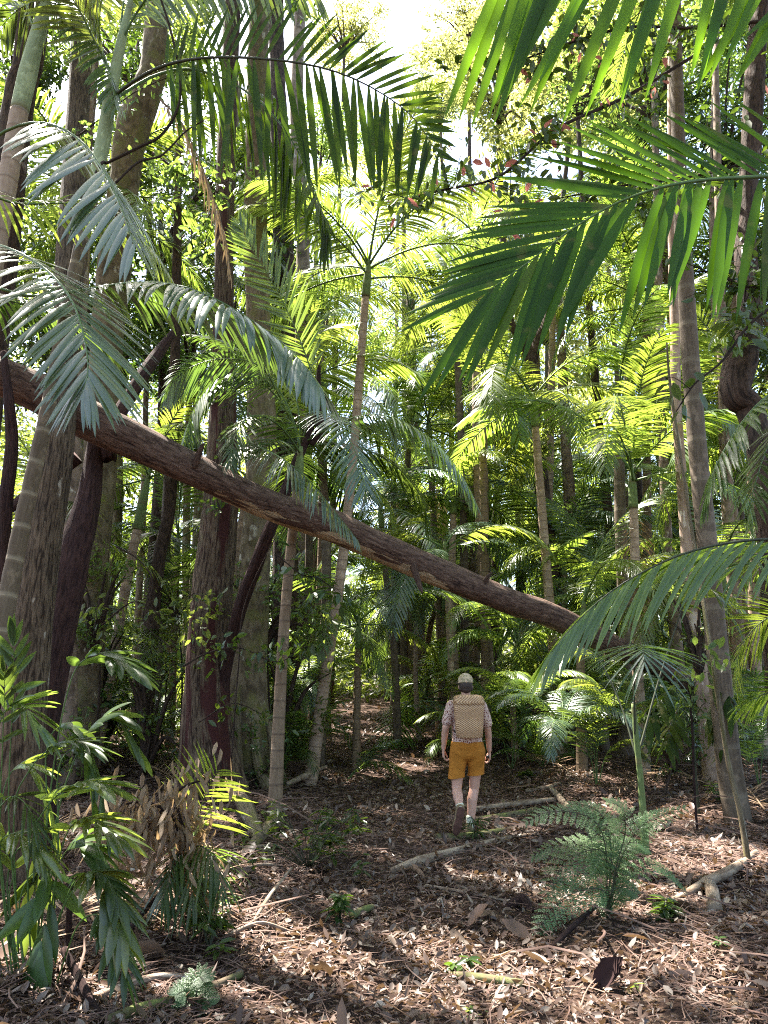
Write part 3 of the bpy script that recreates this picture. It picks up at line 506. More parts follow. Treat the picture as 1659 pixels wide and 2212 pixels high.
# far palms, all alike
rf = random.Random(99); cnt = 0
for k in range(50):
    Y = rf.uniform(17, 40); x = rf.uniform(-.58, .60)*Y; h = rf.uniform(1.2, 11)
    if abs(x-trail(Y)) < 1.3 or (Y < 22 and x < -.1*Y and rf.random() < .5): continue
    if abs(x/Y+.02) < .09 and h > 6+0.1*Y: h *= .5
    z0 = float(gz(x, Y)); pts = [np.array([x, Y, z0-.2]), np.array([x+rf.uniform(-.2, .2), Y, z0+h*.5]), np.array([x+rf.uniform(-.5, .5), Y, z0+h])]
    palm('slim far palm crowded into the bright distance of the forest', pts, .11, .08, 11, rf.uniform(1.1, 1.5), leaf=rf.choice(['palm', 'palm_bright', 'palm', 'palm_sky_tint', 'palm_sky_tint']), bark=rf.choice(['pb', 'pb_pale']), seed=200+k, group='far palms in the depth of the forest')
# palms filling the middle of the view, layer behind layer
for k in range(52):
    Y = rf.uniform(14.5, 33); px = rf.uniform(560, 1640); py = rf.uniform(430, 1330); c = P(px, py, Y)
    if 620 < px < 1010 and py < 520: continue
    if abs(c[0]-trail(Y)) < 1.2: c[0] += 1.4 if c[0] > trail(Y) else -1.4
    z0 = float(gz(c[0], Y)); b = np.array([c[0]+rf.uniform(-.5, .5), Y, z0-.2])
    palm('slim far palm crowded into the bright distance of the forest', [b, (b+c)/2+[rf.uniform(-.2, .2), 0, 0], c], .10, .075, 11, rf.uniform(1.0, 1.3), leaf=rf.choice(['palm', 'palm_bright', 'palm', 'palm_sky_tint', 'palm_sky_tint']), bark=rf.choice(['pb', 'pb_pale', 'pb_grey']), seed=900+k, group='far palms in the depth of the forest')
# low seedling palms of the understory
for k in range(60):
    Y = rf.uniform(12.5, 24); x = rf.uniform(-.55, .58)*Y
    if abs(x-trail(Y)) < 1.5: continue
    z0 = float(gz(x, Y)); t = thing('palm_seedling', 'low leafy palm seedling among the undergrowth beside the far trail', 'palm seedling', (x, Y, z0-.05), 'palm seedlings in the undergrowth')
    crown(t, np.array([x, Y, z0+rf.uniform(.05, .5)]), 8, rf.uniform(.35, .65), leaf=rf.choice(['palm', 'palm_dark', 'palm_sky_tint']), seed=400+k, keys=['up', 'high', 'up', 'high', 'mid', 'mid'])

# ---------------------------------------------------------------- near palms with fronds traced to their real size and distance
def nf_(parent, pts, leaf='palm', stalk='rachis', name='frond', **kw):
    mb = MB(); frond_into(mb, wp(pts), **kw); return mb.build(name, [M[leaf], M[stalk]], parent)
# 1: ringed palm at the left whose crownshaft stands at the upper left
h1 = [P(-110, 1960, 4.9)]+wp([(-22, 1500, 4.9), (38, 1180, 5.0), (104, 880, 5.1), (150, 640, 5.2), (205, 400, 5.3)])
p1 = thing('palm_tree', 'ringed palm close by at the left, its crown arching big dark fronds across the top', 'palm tree', h1[0])
MB().tube(h1, [.080, .066, .056, .051, .048, .050], 24, n=120, rings=.24, wob=.01).build('trunk', M['pb_near'], p1)
MB().tube(wp([(203, 405, 5.3), (222, 310, 5.3), (240, 200, 5.3), (262, 90, 5.3), (285, -10, 5.3)]), [.052, .060, .052, .040, .02], 20, n=30).build('crownshaft', M['shaft'], p1)
nf_(p1, [(236, 215, 5.3), (300, 168, 5.1), (360, 140, 5.0), (430, 126, 4.9), (520, 124, 4.8), (640, 135, 4.7), (740, 160, 4.7), (830, 205, 4.7), (900, 262, 4.7), (948, 340, 4.7)], 'palm_near', 'rachis_dark', n=40, L=1.0, W=.058, a0=84, a1=38, elev=4, droop=.25, roll=-80, t0=.22, rows=7, rach=.016, seed=1, dl=(.50, 1), fold=.1)
nf_(p1, [(240, 220, 5.3), (330, 165, 5.6), (420, 150, 5.7), (520, 190, 5.6), (600, 260, 5.5), (655, 350, 5.5), (690, 440, 5.4), (712, 500, 5.4)], 'palm_near', 'rachis', n=44, L=.85, W=.046, a0=70, a1=22, elev=-30, elev2=-10, droop=1.0, roll=-30, t0=.3, rows=7, rach=.016, seed=2)
nf_(p1, [(262, 90, 5.3), (300, 20, 5.2), (360, -50, 5.0), (460, -80, 4.9), (580, -60, 4.8), (700, 0, 4.8)], 'palm', n=44, L=.62, W=.036, a0=75, a1=30, elev=-20, droop=.9, roll=-50, t0=.2, rows=7, seed=3)
nf_(p1, [(255, 120, 5.3), (265, 20, 5.4), (280, -80, 5.5), (290, -260, 5.5)], 'palm', n=30, L=.6, seed=4, elev=10)
nf_(p1, [(240, 160, 5.3), (190, 60, 5.5), (120, 0, 5.8), (40, 20, 6.0), (-30, 100, 6.0)], 'palm_dark', n=42, L=.55, W=.034, elev=-25, droop=1.0, roll=20, seed=5)
nf_(p1, [(245, 170, 5.3), (205, 90, 5.2), (150, -10, 5.0), (60, -80, 4.9)], 'palm', n=36, L=.55, elev=-10, droop=.8, seed=6)
# second palm there, its pale column leaving the top of the picture
h2 = [P(-200, 1900, 5.6)]+wp([(-120, 1200, 5.6), (-40, 700, 5.6), (10, 430, 5.6), (42, 240, 5.6)])
p2 = thing('palm_tree', 'pale palm with a smooth green column in the upper left corner', 'palm tree', h2[0])
MB().tube(h2, [.13, .11, .09, .08, .075], 20, n=100, rings=.14).build('trunk', M['pb_pale'], p2)
MB().tube(wp([(42, 240, 5.6), (60, 160, 5.6), (82, 70, 5.6), (112, -40, 5.6)]), [.075, .08, .062, .03], 20, n=30).build('crownshaft', M['shaft'], p2)
nf_(p2, [(80, 75, 5.6), (60, 20, 5.6), (45, -60, 5.5), (20, -180, 5.3)], 'palm', n=30, L=.5, seed=7)
nf_(p2, [(95, 20, 5.6), (150, 10, 5.5), (200, 60, 5.3), (235, 150, 5.2), (250, 230, 5.1)], 'palm_dark', n=36, L=.5, elev=-30, droop=1.1, seed=8)
# 3: palm out of frame at the left that holds the pale hanging fronds
h3 = [P(-420, 1900, 4.3)]+wp([(-340, 1300, 4.3), (-260, 900, 4.3), (-190, 560, 4.3)])
p3 = thing('palm_tree', 'palm reaching in from the left edge with large pale blue-green drooping fronds', 'palm tree', h3[0])
MB().tube(h3, [.12, .10, .09, .08], 16, n=40, rings=.15).build('trunk', M['pb_pale'], p3)
nf_(p3, [(-190, 560, 4.3), (-90, 380, 4.1), (0, 290, 4.0), (90, 265, 3.9), (170, 300, 3.8), (225, 370, 3.7), (262, 450, 3.6), (290, 530, 3.5)], 'palm_sky_tint', n=30, L=.58, W=.054, a0=80, a1=22, elev=-14, elev2=-50, droop=.75, roll=32, t0=.42, rows=8, rach=.014, seed=21, tip=.5, fold=.12)
nf_(p3, [(-190, 560, 4.3), (-100, 520, 4.0), (0, 530, 3.8), (90, 575, 3.6), (150, 640, 3.45), (180, 720, 3.35), (190, 800, 3.25), (178, 850, 3.2)], 'palm_sky_tint', n=46, L=.55, W=.034, a0=62, a1=18, elev=-6, elev2=-8, droop=.55, roll=14, t0=.30, rows=8, rach=.012, seed=22, tip=.42, fold=.14)
nf_(p3, [(-190, 560, 4.3), (-60, 600, 4.5), (60, 640, 4.6), (170, 628, 4.6), (290, 610, 4.6), (400, 620, 4.5), (500, 665, 4.4), (590, 725, 4.4), (650, 780, 4.3), (694, 840, 4.2)], 'palm_sky_tint', n=56, L=.50, W=.046, a0=76, a1=24, elev=-42, elev2=-6, droop=1.3, roll=-12, t0=.36, rows=8, rach=.014, seed=23, tip=.6)
nf_(p3, [(-190, 560, 4.3), (-80, 420, 4.6), (40, 440, 4.8), (150, 440, 4.9), (250, 470, 5.0), (330, 540, 5.0), (370, 600, 5.0)], 'palm', n=40, L=.42, W=.026, elev=-20, droop=1.2, seed=24)
nf_(p3, [(-190, 560, 4.3), (-120, 640, 4.6), (-40, 640, 4.8), (60, 660, 5.0), (160, 700, 5.2), (260, 780, 5.3)], 'palm_dark', n=40, L=.42, W=.03, elev=-10, droop=1.0, seed=25)
# 4: fronds of the palm by the buttressed tree, falling over the fallen trunk
p4 = pAA
nf_(p4, [(650, 960, 9.6), (600, 850, 9.0), (560, 790, 8.6), (480, 775, 8.2), (400, 800, 8.0), (350, 860, 7.9)], 'palm_sky_tint', n=60, L=.62, W=.030, a0=74, a1=26, elev=-20, droop=.8, roll=30, t0=.25, rows=7, seed=31)
nf_(p4, [(650, 960, 9.6), (600, 860, 9.2), (530, 810, 8.8), (470, 820, 8.6), (420, 880, 8.5), (395, 960, 8.4)], 'palm_dark', n=56, L=.65, W=.032, elev=-25, droop=.9, roll=0, t0=.25, seed=32)
nf_(p4, [(650, 970, 9.6), (590, 950, 9.1), (530, 960, 8.8), (600-120, 1010, 8.6)], 'palm_dark', n=40, L=.6, W=.03, elev=-25, droop=1.0, seed=33)
nf_(p4, [(650, 960, 9.6), (660, 900, 8.6), (690, 890, 8.0), (730, 910, 7.6), (765, 970, 7.4), (785, 1040, 7.3), (790, 1090, 7.3)], 'palm_sky_tint', n=50, L=.50, W=.026, a0=72, a1=24, elev=-12, droop=.8, roll=10, t0=.3, rows=7, seed=34)
nf_(p4, [(650, 965, 9.6), (560, 960, 8.4), (600, 985, 7.6), (660, 1030, 7.5), (720, 1100, 7.4), (775, 1170, 7.4)], 'palm_sky_tint', n=50, L=.42, W=.022, a0=65, a1=22, elev=-45, droop=1.3, roll=0, t0=.2, rows=7, seed=35)
nf_(p4, [(650, 960, 9.6), (720, 920, 9.4), (800, 895, 9.3), (880, 915, 9.2), (950, 965, 9.1), (1000, 1030, 9.0), (1030, 1090, 9.0)], 'palm_sky_tint', n=60, L=.55, W=.028, a0=74, a1=26, elev=-25, droop=1.0, roll=-10, t0=.25, rows=7, seed=36)
nf_(p4, [(650, 960, 9.6), (680, 850, 9.2), (650, 740, 9.0), (600, 630, 8.9), (540, 530, 8.8), (515, 480, 8.8)], 'palm', n=44, L=.62, W=.04, a0=50, a1=22, elev=12, droop=.1, roll=60, t0=.3, rows=6, seed=37)
nf_(p4, [(650, 960, 9.6), (640, 860, 9.6), (600, 790, 9.6), (690, 720, 9.5), (760, 700, 9.5)], 'palm', n=40, L=.5, W=.03, elev=-20, droop=.9, seed=38)
# 5: the palm just out of frame at the right: two huge close fronds
h5 = [np.array([2.6, 2.3, -.2]), np.array([2.55, 2.3, 1.4]), np.array([2.5, 2.3, 2.75])]
p5 = thing('palm_tree', 'palm out of frame at the right whose huge dark close fronds fill the upper right', 'palm tree', h5[0])
MB().tube(h5, [.10, .08, .07], 16, n=30, rings=.15).build('trunk', M['pb_grey'], p5)
nf_(p5, [(2560, 700, 2.3), (2200, 450, 2.3), (1900, 372, 2.3), (1760, 373, 2.25), (1640, 382, 2.2), (1530, 388, 2.15), (1440, 402, 2.1), (1340, 435, 2.1), (1240, 492, 2.1), (1150, 560, 2.1), (1060, 625, 2.1)], 'palm_near', 'rachis', n=42, L=.60, W=.038, a0=68, a1=20, elev=-8, elev2=4, droop=.20, roll=-84, t0=.10, rows=9, rach=.011, seed=41, fold=.10, jit=2.6, miss=.02, prof=[.8, 1, 1, .92, .7], tip=.7, dl=(.74, 1.0), nr=80)
nf_(p5, [(2560, 700, 2.3), (2300, 0, 2.2), (2000, -190, 2.1), (1700, -230, 2.05), (1450, -190, 2.0), (1250, -140, 2.0), (1080, -70, 2.0)], 'palm_mid', 'rachis', n=38, L=.92, W=.046, a0=62, a1=40, elev=-4, droop=.12, roll=-86, t0=.1, rows=8, rach=.011, seed=42, prof=[1, 1, 1, .9, .7], dl=(.5, 1), jit=2.5)
# 6: lower right frond reaching in
h6 = [P(1900, 2000, 4.6), P(1890, 1500, 4.6), P(1880, 1250, 4.6)]
p6 = thing('palm_tree', 'palm out of frame at the right with a long frond sweeping down towards the hiker', 'palm tree', h6[0])
MB().tube(h6, [.07, .06, .05], 14, n=20, rings=.12).build('trunk', M['pb'], p6)
nf_(p6, [(1880, 1250, 4.6), (1780, 1180, 4.5), (1680, 1165, 4.5), (1580, 1172, 4.5), (1480, 1195, 4.5), (1390, 1235, 4.5), (1310, 1285, 4.5), (1240, 1350, 4.5), (1190, 1410, 4.5)], 'palm', 'rachis_dark', n=40, L=.62, W=.034, a0=48, a1=10, elev=-30, elev2=-50, droop=.75, roll=-20, t0=.1, rows=8, seed=51, tip=.5)
nf_(p6, [(1880, 1250, 4.6), (1790, 1150, 5.5), (1700, 1180, 6), (1600, 1220, 6), (1500, 1190, 6.2), (1420, 1230, 6.2)], 'palm', n=40, L=.4, W=.028, elev=-30, droop=1.1, seed=52)
nf_(p6, [(1880, 1250, 4.6), (1800, 1330, 5.6), (1720, 1320, 6.2), (1650, 1340, 6.4), (1600, 1400, 6.4), (1590, 1480, 6.4)], 'palm_bright', n=44, L=.5, W=.026, a0=70, elev=-10, droop=.6, roll=40, seed=53)
nf_(p6, [(1880, 1250, 4.6), (1800, 1450, 5.6), (1720, 1480, 6.2), (1650, 1500, 6.4), (1590, 1530, 6.4)], 'palm_bright', n=40, L=.4, W=.024, elev=-10, droop=.8, roll=40, seed=54)
# 7: dark fan at the right edge
b7 = base_at(1760, 1700); t7 = P(1740, 880, 6.5)
p7 = thing('palm_tree', 'dark palm at the right edge with a fan of fronds below the lumpy trunk', 'palm tree', b7)
MB().tube([b7, (b7+t7)/2+.05, t7], [.09, .08, .07], 14, n=30, rings=.15).build('trunk', M['pb_grey'], p7)
nf_(p7, [(1740, 880, 6.5), (1690, 840, 6.3), (1640, 870, 6.1), (1590, 930, 6.0), (1545, 1010, 5.9), (1520, 1090, 5.9)], 'palm_dark', n=40, L=.6, W=.04, a0=60, a1=20, elev=-15, droop=.6, roll=20, seed=61)
nf_(p7, [(1740, 880, 6.5), (1700, 900, 6.3), (1660, 960, 6.2), (1630, 1050, 6.1), (1615, 1130, 6.1)], 'palm_dark', n=36, L=.5, W=.035, elev=-15, droop=.6, seed=62)
nf_(p7, [(1740, 880, 6.5), (1680, 750, 6.6), (1620, 690, 6.8), (1560, 700, 7)], 'palm', n=36, L=.5, W=.035, elev=-15, droop=.6, seed=63)

# slender stalk palm with a fan head over the fern, and its twin stem
b8 = base_at(1395, 1850, .1)
p8 = thing('young_palm', 'thin-stemmed young palm rising behind the fern clump, with a flat silvery fan of leaflets', 'young palm', b8)
y8 = b8[1]
MB().tube([b8]+wp([(1385, 1700, y8), (1375, 1600, y8), (1368, 1520, y8)]), [.045, .032, .03, .022], 10, n=30, rings=.2).build('trunk', M['shaft_dark'], p8)
nf_(p8, [(1372, 1600, y8), (1370, 1500, y8-.1), (1372, 1425, y8-.3), (1378, 1392, y8-.6), (1388, 1400, y8-1.0), (1392, 1430, y8-1.2)], 'palm_sky_tint', 'rachis_dark', n=17, L=.62, W=.034, a0=88, a1=15, elev=-12, droop=.7, t0=.45, seed=71, prof=[.9, 1, 1, 1, .9], tip=.8, rows=8)
nf_(p8, [(1376, 1640, y8), (1420, 1480, y8+.2), (1465, 1340, y8+.3), (1490, 1285, y8+.2), (1530, 1270, y8), (1570, 1300, y8-.1)], 'palm', 'rachis_dark', n=20, L=.4, W=.03, t0=.45, elev=-20, droop=1.2, seed=72)
nf_(p8, [(1376, 1640, y8), (1340, 1520, y8+.3), (1290, 1420, y8+.5), (1240, 1400, y8+.6), (1190, 1430, y8+.6), (1160, 1470, y8+.6)], 'palm', 'rachis_dark', n=26, L=.4, W=.028, t0=.4, elev=-20, droop=1.0, seed=73)
# broad drooping leaves right of the stalk palm
b9 = base_at(1510, 1760, .1); y9 = b9[1]
p9 = thing('young_palm', 'small palm with broad dark drooping leaflets in front of the pale lit trunk', 'young palm', b9)
MB().tube([b9]+wp([(1500, 1650, y9), (1497, 1560, y9)]), [.025, .02, .015], 8, n=16).build('stem', M['rachis_dark'], p9)
for k, pl in enumerate(([(1497, 1560), (1480, 1510), (1455, 1490), (1425, 1510), (1405, 1560)], [(1497, 1560), (1500, 1480), (1530, 1450), (1560, 1470), (1580, 1520)], [(1497, 1560), (1520, 1520), (1545, 1530), (1560, 1580)], [(1497, 1560), (1470, 1530), (1450, 1560), (1440, 1600)])):
    nf_(p9, [(a, b, y9-.15*i) for i, (a, b) in enumerate(pl)], 'palm_near', 'rachis_dark', n=5, L=.46, W=.10, a0=55, a1=15, elev=-25, droop=1.0, t0=.5, rows=8, rach=.007, seed=80+k, tip=.9)

# left foreground clump of broad-leafleted young palms
b10 = P(60, 2200, 4.5); b10[2] = float(gz(b10[0], b10[1]))-.05
p10 = thing('young_palm', 'clump of young palms with broad glossy leaflets in the left foreground', 'young palm', b10)
LF = [([(60, 2150), (20, 1800), (25, 1560), (30, 1440), (28, 1390)], 8, .045, .20, 'palm_dark', .25), ([(70, 2150), (100, 1800), (100, 1620), (130, 1570), (165, 1580), (190, 1650), (205, 1740)], 8, .07, .22, 'palm_dark', .8),
      ([(70, 2150), (60, 1850), (90, 1760), (140, 1705), (190, 1690), (225, 1700)], 10, .05, .28, 'palm', .35), ([(70, 2150), (90, 1950), (130, 1860), (160, 1825), (200, 1835), (235, 1900)], 9, .075, .28, 'palm_dark', .7),
      ([(60, 2150), (40, 1980), (60, 1900), (100, 1880), (110, 1930), (95, 2010), (85, 2060)], 6, .085, .32, 'palm_dark', .5), ([(80, 2150), (130, 1980), (165, 1900), (210, 1890), (245, 1950), (262, 2010)], 8, .065, .26, 'palm', .8),
      ([(40, 2150), (0, 1850), (10, 1700), (50, 1650), (90, 1690), (110, 1760)], 9, .035, .3, 'palm_bright', .7), ([(70, 2150), (110, 1700), (150, 1480), (190, 1420), (240, 1415), (280, 1440)], 9, .06, .28, 'palm_dark', .4),
      ([(30, 2150), (-20, 1900), (0, 1820), (40, 1800), (80, 1830)], 8, .04, .28, 'palm', .8), ([(70, 2150), (120, 1780), (170, 1620), (210, 1560), (250, 1550), (285, 1600)], 8, .06, .26, 'palm_dark', .7),
      ([(90, 2150), (120, 1900), (150, 1790), (200, 1770), (250, 1800)], 10, .045, .28, 'palm', .6), ([(30, 2150), (-10, 1700), (0, 1560), (40, 1520), (80, 1560)], 12, .03, .3, 'palm', .6), ([(50, 2150), (20, 1950), (30, 1880), (0, 1830), (-40, 1850)], 8, .05, .3, 'palm_bright', .6)]
for k, (pl, n, w, L, lf, dr) in enumerate(LF+[([(a+dx, b+dy) for a, b in pl], n+2, w*.6, L*.8, 'palm_dark', dr) for (pl, n, w, L, lf, dr), dx, dy in zip(LF[:7], (-20, 25, -30, 30, -25, 10, -20, -60, 20, 15, -40, 30, 40), (60, 50, -90, 60, -60, 90, 70, 60, -70, 80, 50, 90, -60))]):
    nf_(p10, [(a, b, 4.5-.03*i+.25*math.sin(k*2.3)*i/4) for i, (a, b) in enumerate(pl)], lf, 'rachis', n=n, L=L, W=w, a0=55, a1=12, elev=-8, droop=dr, t0=.50, rows=8, rach=.006, seed=90+k, tip=1.0, prof=[.8, 1, 1, 1, .9], jit=8, fold=.25)
# reddish stem standing in front
t = thing('dead_sapling', 'upright reddish dead stem below the left foreground leaves', 'stick', G(147, 2125))
MB().tube([G(147, 2125)]+wp([(146, 2050, 4.9), (150, 1960, 4.9), (152, 1890, 4.9)]), [.022, .02, .018, .02], 8).build('stem', M['bark_dead'], t)
# fern-like palm with sunlit frond and its dark drooping fan
b11 = base_at(425, 2010, .05); y11 = b11[1]
p11 = thing('young_palm', 'young palm with one sun-whitened frond over a dark drooping fan, left of the trail', 'young palm', b11)
MB().tube([b11]+wp([(430, 1900, y11), (412, 1830, y11)]), [.02, .02, .012], 8).build('stem', M['rachis_dark'], p11)
nf_(p11, [(412, 1830, y11), (422, 1790, y11+.1), (436, 1740, y11), (452, 1695, y11-.1), (470, 1665, y11-.2)], 'palm_bright', 'rachis', n=20, L=.42, W=.022, a0=80, a1=45, elev=10, droop=.5, roll=-50, t0=.05, rows=7, seed=111, tip=.35, rach=.006)
for k, pl in enumerate(([(412, 1830), (400, 1860), (410, 1910), (425, 1960)], [(412, 1830), (380, 1850), (365, 1900), (350, 1950)], [(412, 1830), (440, 1830), (470, 1870), (480, 1930)])):
    nf_(p11, [(a, b, y11-.12*i) for i, (a, b) in enumerate(pl)], 'palm_dark', 'rachis_dark', n=13, L=.42, W=.030, a0=50, a1=12, elev=-25, droop=.9, t0=.05, rows=7, seed=112+k, rach=.006)

# small pinnate palms along the trail edges
for lb, b, hs in (
    ('feathery understory palm arching over the left side of the far trail', (665, 1640), [[(690, 1560), (730, 1490), (770, 1500)], [(640, 1540), (600, 1500), (570, 1540)], [(700, 1590), (740, 1570), (770, 1620)], [(660, 1520), (650, 1460), (700, 1430)], [(620, 1570), (590, 1570), (570, 1610)]]),
    ('low frond stretching onto the trail from its left side', (740, 1690), [[(790, 1650), (840, 1650), (905, 1700)], [(770, 1660), (800, 1620), (850, 1600)]]),
    ('bushy palm at the trail edge just right of the hiker', (1105, 1660), [[(1080, 1580), (1060, 1540), (1030, 1560)], [(1120, 1560), (1150, 1510), (1200, 1520)], [(1110, 1560), (1100, 1500), (1060, 1480)], [(1130, 1600), (1170, 1570), (1210, 1600)]]),
    ('light green fern palm under the long drooping frond', (1290, 1700), [[(1290, 1600), (1300, 1540), (1350, 1520)], [(1270, 1620), (1230, 1580), (1190, 1600)], [(1310, 1630), (1350, 1600), (1400, 1640)], [(1280, 1600), (1260, 1550), (1220, 1530)]]),
    ('feather palm in the sun at the right edge', (1640, 1700), [[(1620, 1560), (1580, 1500), (1540, 1540)], [(1650, 1560), (1640, 1470), (1600, 1440)], [(1620, 1620), (1590, 1600), (1550, 1640)]])):
    g0 = base_at(*b, .05); y0 = g0[1]; t = thing('understory_palm', lb, 'palm', g0)
    for k, pl in enumerate(hs):
        q = [g0]+[P(a, c, y0-.15*i) for i, (a, c) in enumerate(pl)]; mb = MB()
        frond_into(mb, q, 34, .42, .026, 70, 24, -8, .7, 0, .25, 6, .009, 150+k); mb.build('frond', [M[['palm', 'palm_sky_tint'][k % 2]], M['rachis']], t)

# hanging dead frond at the upper left
q = wp([(346, 215, 7), (390, 262, 7), (430, 345, 7), (462, 430, 7), (485, 510, 7), (500, 600, 7)])
t = thing('dead_frond', 'shrivelled grey-brown dead frond hanging at the upper left', 'dead frond', q[0])
mb = MB(); frond_into(mb, q, 36, .38, .022, 25, 12, -40, 1.6, 0, .05, 6, .012, 5, jit=12); mb.build('leaflets', [M['dead'], M['rachis_dead']], t)
# dead fronds lying about
for k, (lb, a, b_, c_) in enumerate((('dead frond lying by the stout ringed palm foot', (1560, 1715), (1450, 1700), (1340, 1720)), ('dead frond sprawled behind the pale lit trunk', (1640, 1660), (1540, 1655), (1430, 1668)),
        ('dead frond lying nearest the right edge', (1655, 1760), (1610, 1740), (1540, 1730)), ('dry frond fallen right of the hiker', (1250, 1690), (1180, 1665), (1110, 1640)),
        ('dead frond sticking up left of the furrowed tree', (420, 1730), (350, 1700), (270, 1650)), ('long dead frond lying in the left foreground litter', (60, 2080), (180, 2020), (330, 2000)),
        ('dead frond behind the left foreground palms', (40, 1840), (120, 1840), (200, 1870)), ('dark dead frond below the drooping fan', (300, 2010), (390, 1990), (450, 2030)))):
    q = [G(*a)+[0, 0, .05], G(*b_)+[0, 0, .22], G(*c_)+[0, 0, .10]]; t = thing('dead_frond', lb, 'dead frond', q[0])
    mb = MB(); frond_into(mb, q, 30, .5, .018, 55, 25, 25 if k == 4 else 4, .5, 0, .1, 5, .012, 30+k, jit=10); mb.build('leaflets', [M['dead'], M['rachis_dead']], t)

# branch of dry leaves
t = thing('dead_branch', 'fallen branch holding a curtain of hanging dry tan leaves, left of the trail', 'dead branch', G(430, 1990))
y12 = y11-.1; bp = wp([(440, 1960, y12), (425, 1860, y12), (395, 1790, y12), (340, 1740, y12), (280, 1735, y12), (230, 1760, y12)]); bp2 = wp([(400, 1800, y12), (380, 1720, y12), (420, 1690, y12), (455, 1690, y12)])
MB().tube(bp, [.016, .014, .012, .008, .004], 8).tube(bp2, [.01, .008, .004], 6).tube(wp([(350, 1750, y12), (300, 1810, y12), (250, 1840, y12)]), [.008, .006, .003], 6).tube(wp([(380, 1780, y12), (390, 1840, y12), (350, 1880, y12)]), [.008, .006, .003], 6).build('stem', M['bark_dead'], t)
r = np.random.default_rng(5); u = r.random(420); c = np.concatenate([cat(bp[1:], 40), cat(bp2, 16), cat(wp([(350, 1750, y12), (300, 1810, y12), (250, 1840, y12)]), 16), cat(wp([(380, 1780, y12), (390, 1840, y12), (350, 1880, y12)]), 10)])
p = c[(u*len(c)).astype(int)]+r.normal(0, .11, (420, 3)); d = r.normal(0, .25, (420, 3)); d[:, 2] -= 1
mb = MB(); leaves_into(mb, p, d, r.normal(0, 1, (420, 3)), .135*(.6+.7*r.random(420)), .036, 0, .35, r.normal(0, .8, 420)); mb.build('dry_leaves', M['dry'], t)

# ---------------------------------------------------------------- ferns
def fern_frond(parent, pts, L=.2, seed=0, face=.55):
    c = cat(pts, 60); T = nrm(np.gradient(c, axis=0)); up = nrm(np.array([0, -face, 1.])); mb = MB(); B = nrm(np.cross(T, up)); n = 17
    for sd in (1, -1):
        for k in range(n):
            q = k/(n-1); i = int((.22+.77*q)*59); l = L*(math.sin(math.pi*min(1, .30+.62*q))**.8)*(1-.25*q)+.012
            a = R(76-22*q); d = T[i]*math.cos(a)+sd*B[i]*math.sin(a); e = c[i]+d*l-[0, 0, .16*l]
            frond_into(mb, [c[i], (c[i]+e)/2+[0, 0, .03*l], e], 13, l*.15+.006, l*.040+.003, 72, 50, 0, .1, 0, .04, 4, 0.0012, seed+k, nr=12, jit=4, up=up)
    mb.tube(c[::6].tolist(), [.005, .004, .002], 6, mi=1); return mb.build('frond', [M['fern'], M['rachis_dark']], parent)
bF = G(1310, 1985); yF = bF[1]
fe = thing('fern', 'clump of lacy blue-green ferns in the right foreground, nearest the camera', 'fern', bF)
for k, (pl, L) in enumerate((([(1330, 1900), (1320, 1860), (1290, 1835), (1240, 1850), (1205, 1885), (1180, 1930)], .26), ([(1330, 1900), (1300, 1850), (1250, 1825), (1190, 1830), (1150, 1850)], .16), ([(1310, 1850), (1290, 1780), (1240, 1755), (1180, 1755), (1135, 1775)], .15), ([(1340, 1860), (1380, 1790), (1420, 1765), (1480, 1745)], .14),
        ([(1320, 1850), (1310, 1780), (1280, 1745), (1230, 1735)], .12), ([(1330, 1880), (1340, 1830), (1370, 1820), (1400, 1835)], .12), ([(1310, 1930), (1270, 1920), (1220, 1940), (1180, 1980), (1160, 2030)], .16),
        ([(1320, 1930), (1350, 1915), (1375, 1930)], .12), ([(1340, 1920), (1400, 1870), (1440, 1880), (1480, 1920)], .10), ([(1315, 1950), (1310, 1970), (1312, 1995)], .08), ([(1330, 1880), (1350, 1800), (1345, 1750), (1310, 1730)], .16))):
    fern_frond(fe, [bF]+[P(a, b, yF+.10*math.sin(k*1.7)*(i+1)*.5) for i, (a, b) in enumerate(pl)], L, k*31)
bF2 = G(420, 2180); fe2 = thing('fern', 'tiny bright green fern at the bottom left', 'fern', bF2)
for k, e in enumerate(((380, 2150), (440, 2120), (455, 2170), (350, 2180))): fern_frond(fe2, [bF2, P((420+e[0])/2, e[1]-6, bF2[1]), P(*e, bF2[1]-.05)], .09, 300+k)

# ---------------------------------------------------------------- small leafy plants
def herb(label, b, hpx, n, ln, mat='broad_dark', spread=.18, seed=0, asp=.34, name='leafy_seedling'):
    g0 = G(*b); y0 = g0[1]; r = np.random.default_rng(seed+1000); H = (b[1]-hpx)/F*y0; t = thing(name, label, 'plant', g0); mb = MB(); mb2 = MB()
    for k in range(n):
        e = g0+np.array([r.normal(0, spread), r.normal(0, spread), H*(.35+.65*r.random())]); mb2.tube([g0, (g0*0.6+e*.4)+[0, 0, H*.1], e], [.006, .004, .003], 5, n=6)
        m = 9; q = np.repeat(e[None], m, 0)-np.array([0, 0, 1.])*(r.random((m, 1))*H*.3); a = np.arange(m)*2.4+r.random()*6
        d = np.stack([np.cos(a), np.sin(a), r.normal(-.05, .25, m)], 1); leaves_into(mb, q, d, np.tile([0, 0, 1.], (m, 1))+r.normal(0, .2, (m, 3)), ln*(.7+.5*r.random(m)), ln*asp, 0, .15, r.normal(-.3, .2, m))
    mb2.build('stem', M['rachis_dark'], t); mb.build('leaves', M[mat], t); return t
herb('dark green bush at the left edge of the trail beside the dark palm stem', (665, 1880), 1750, 26, .13, spread=.26, seed=1)
herb('leafy seedling on the litter just left of the trail foreground', (735, 1990), 1920, 5, .11, spread=.08, seed=2)
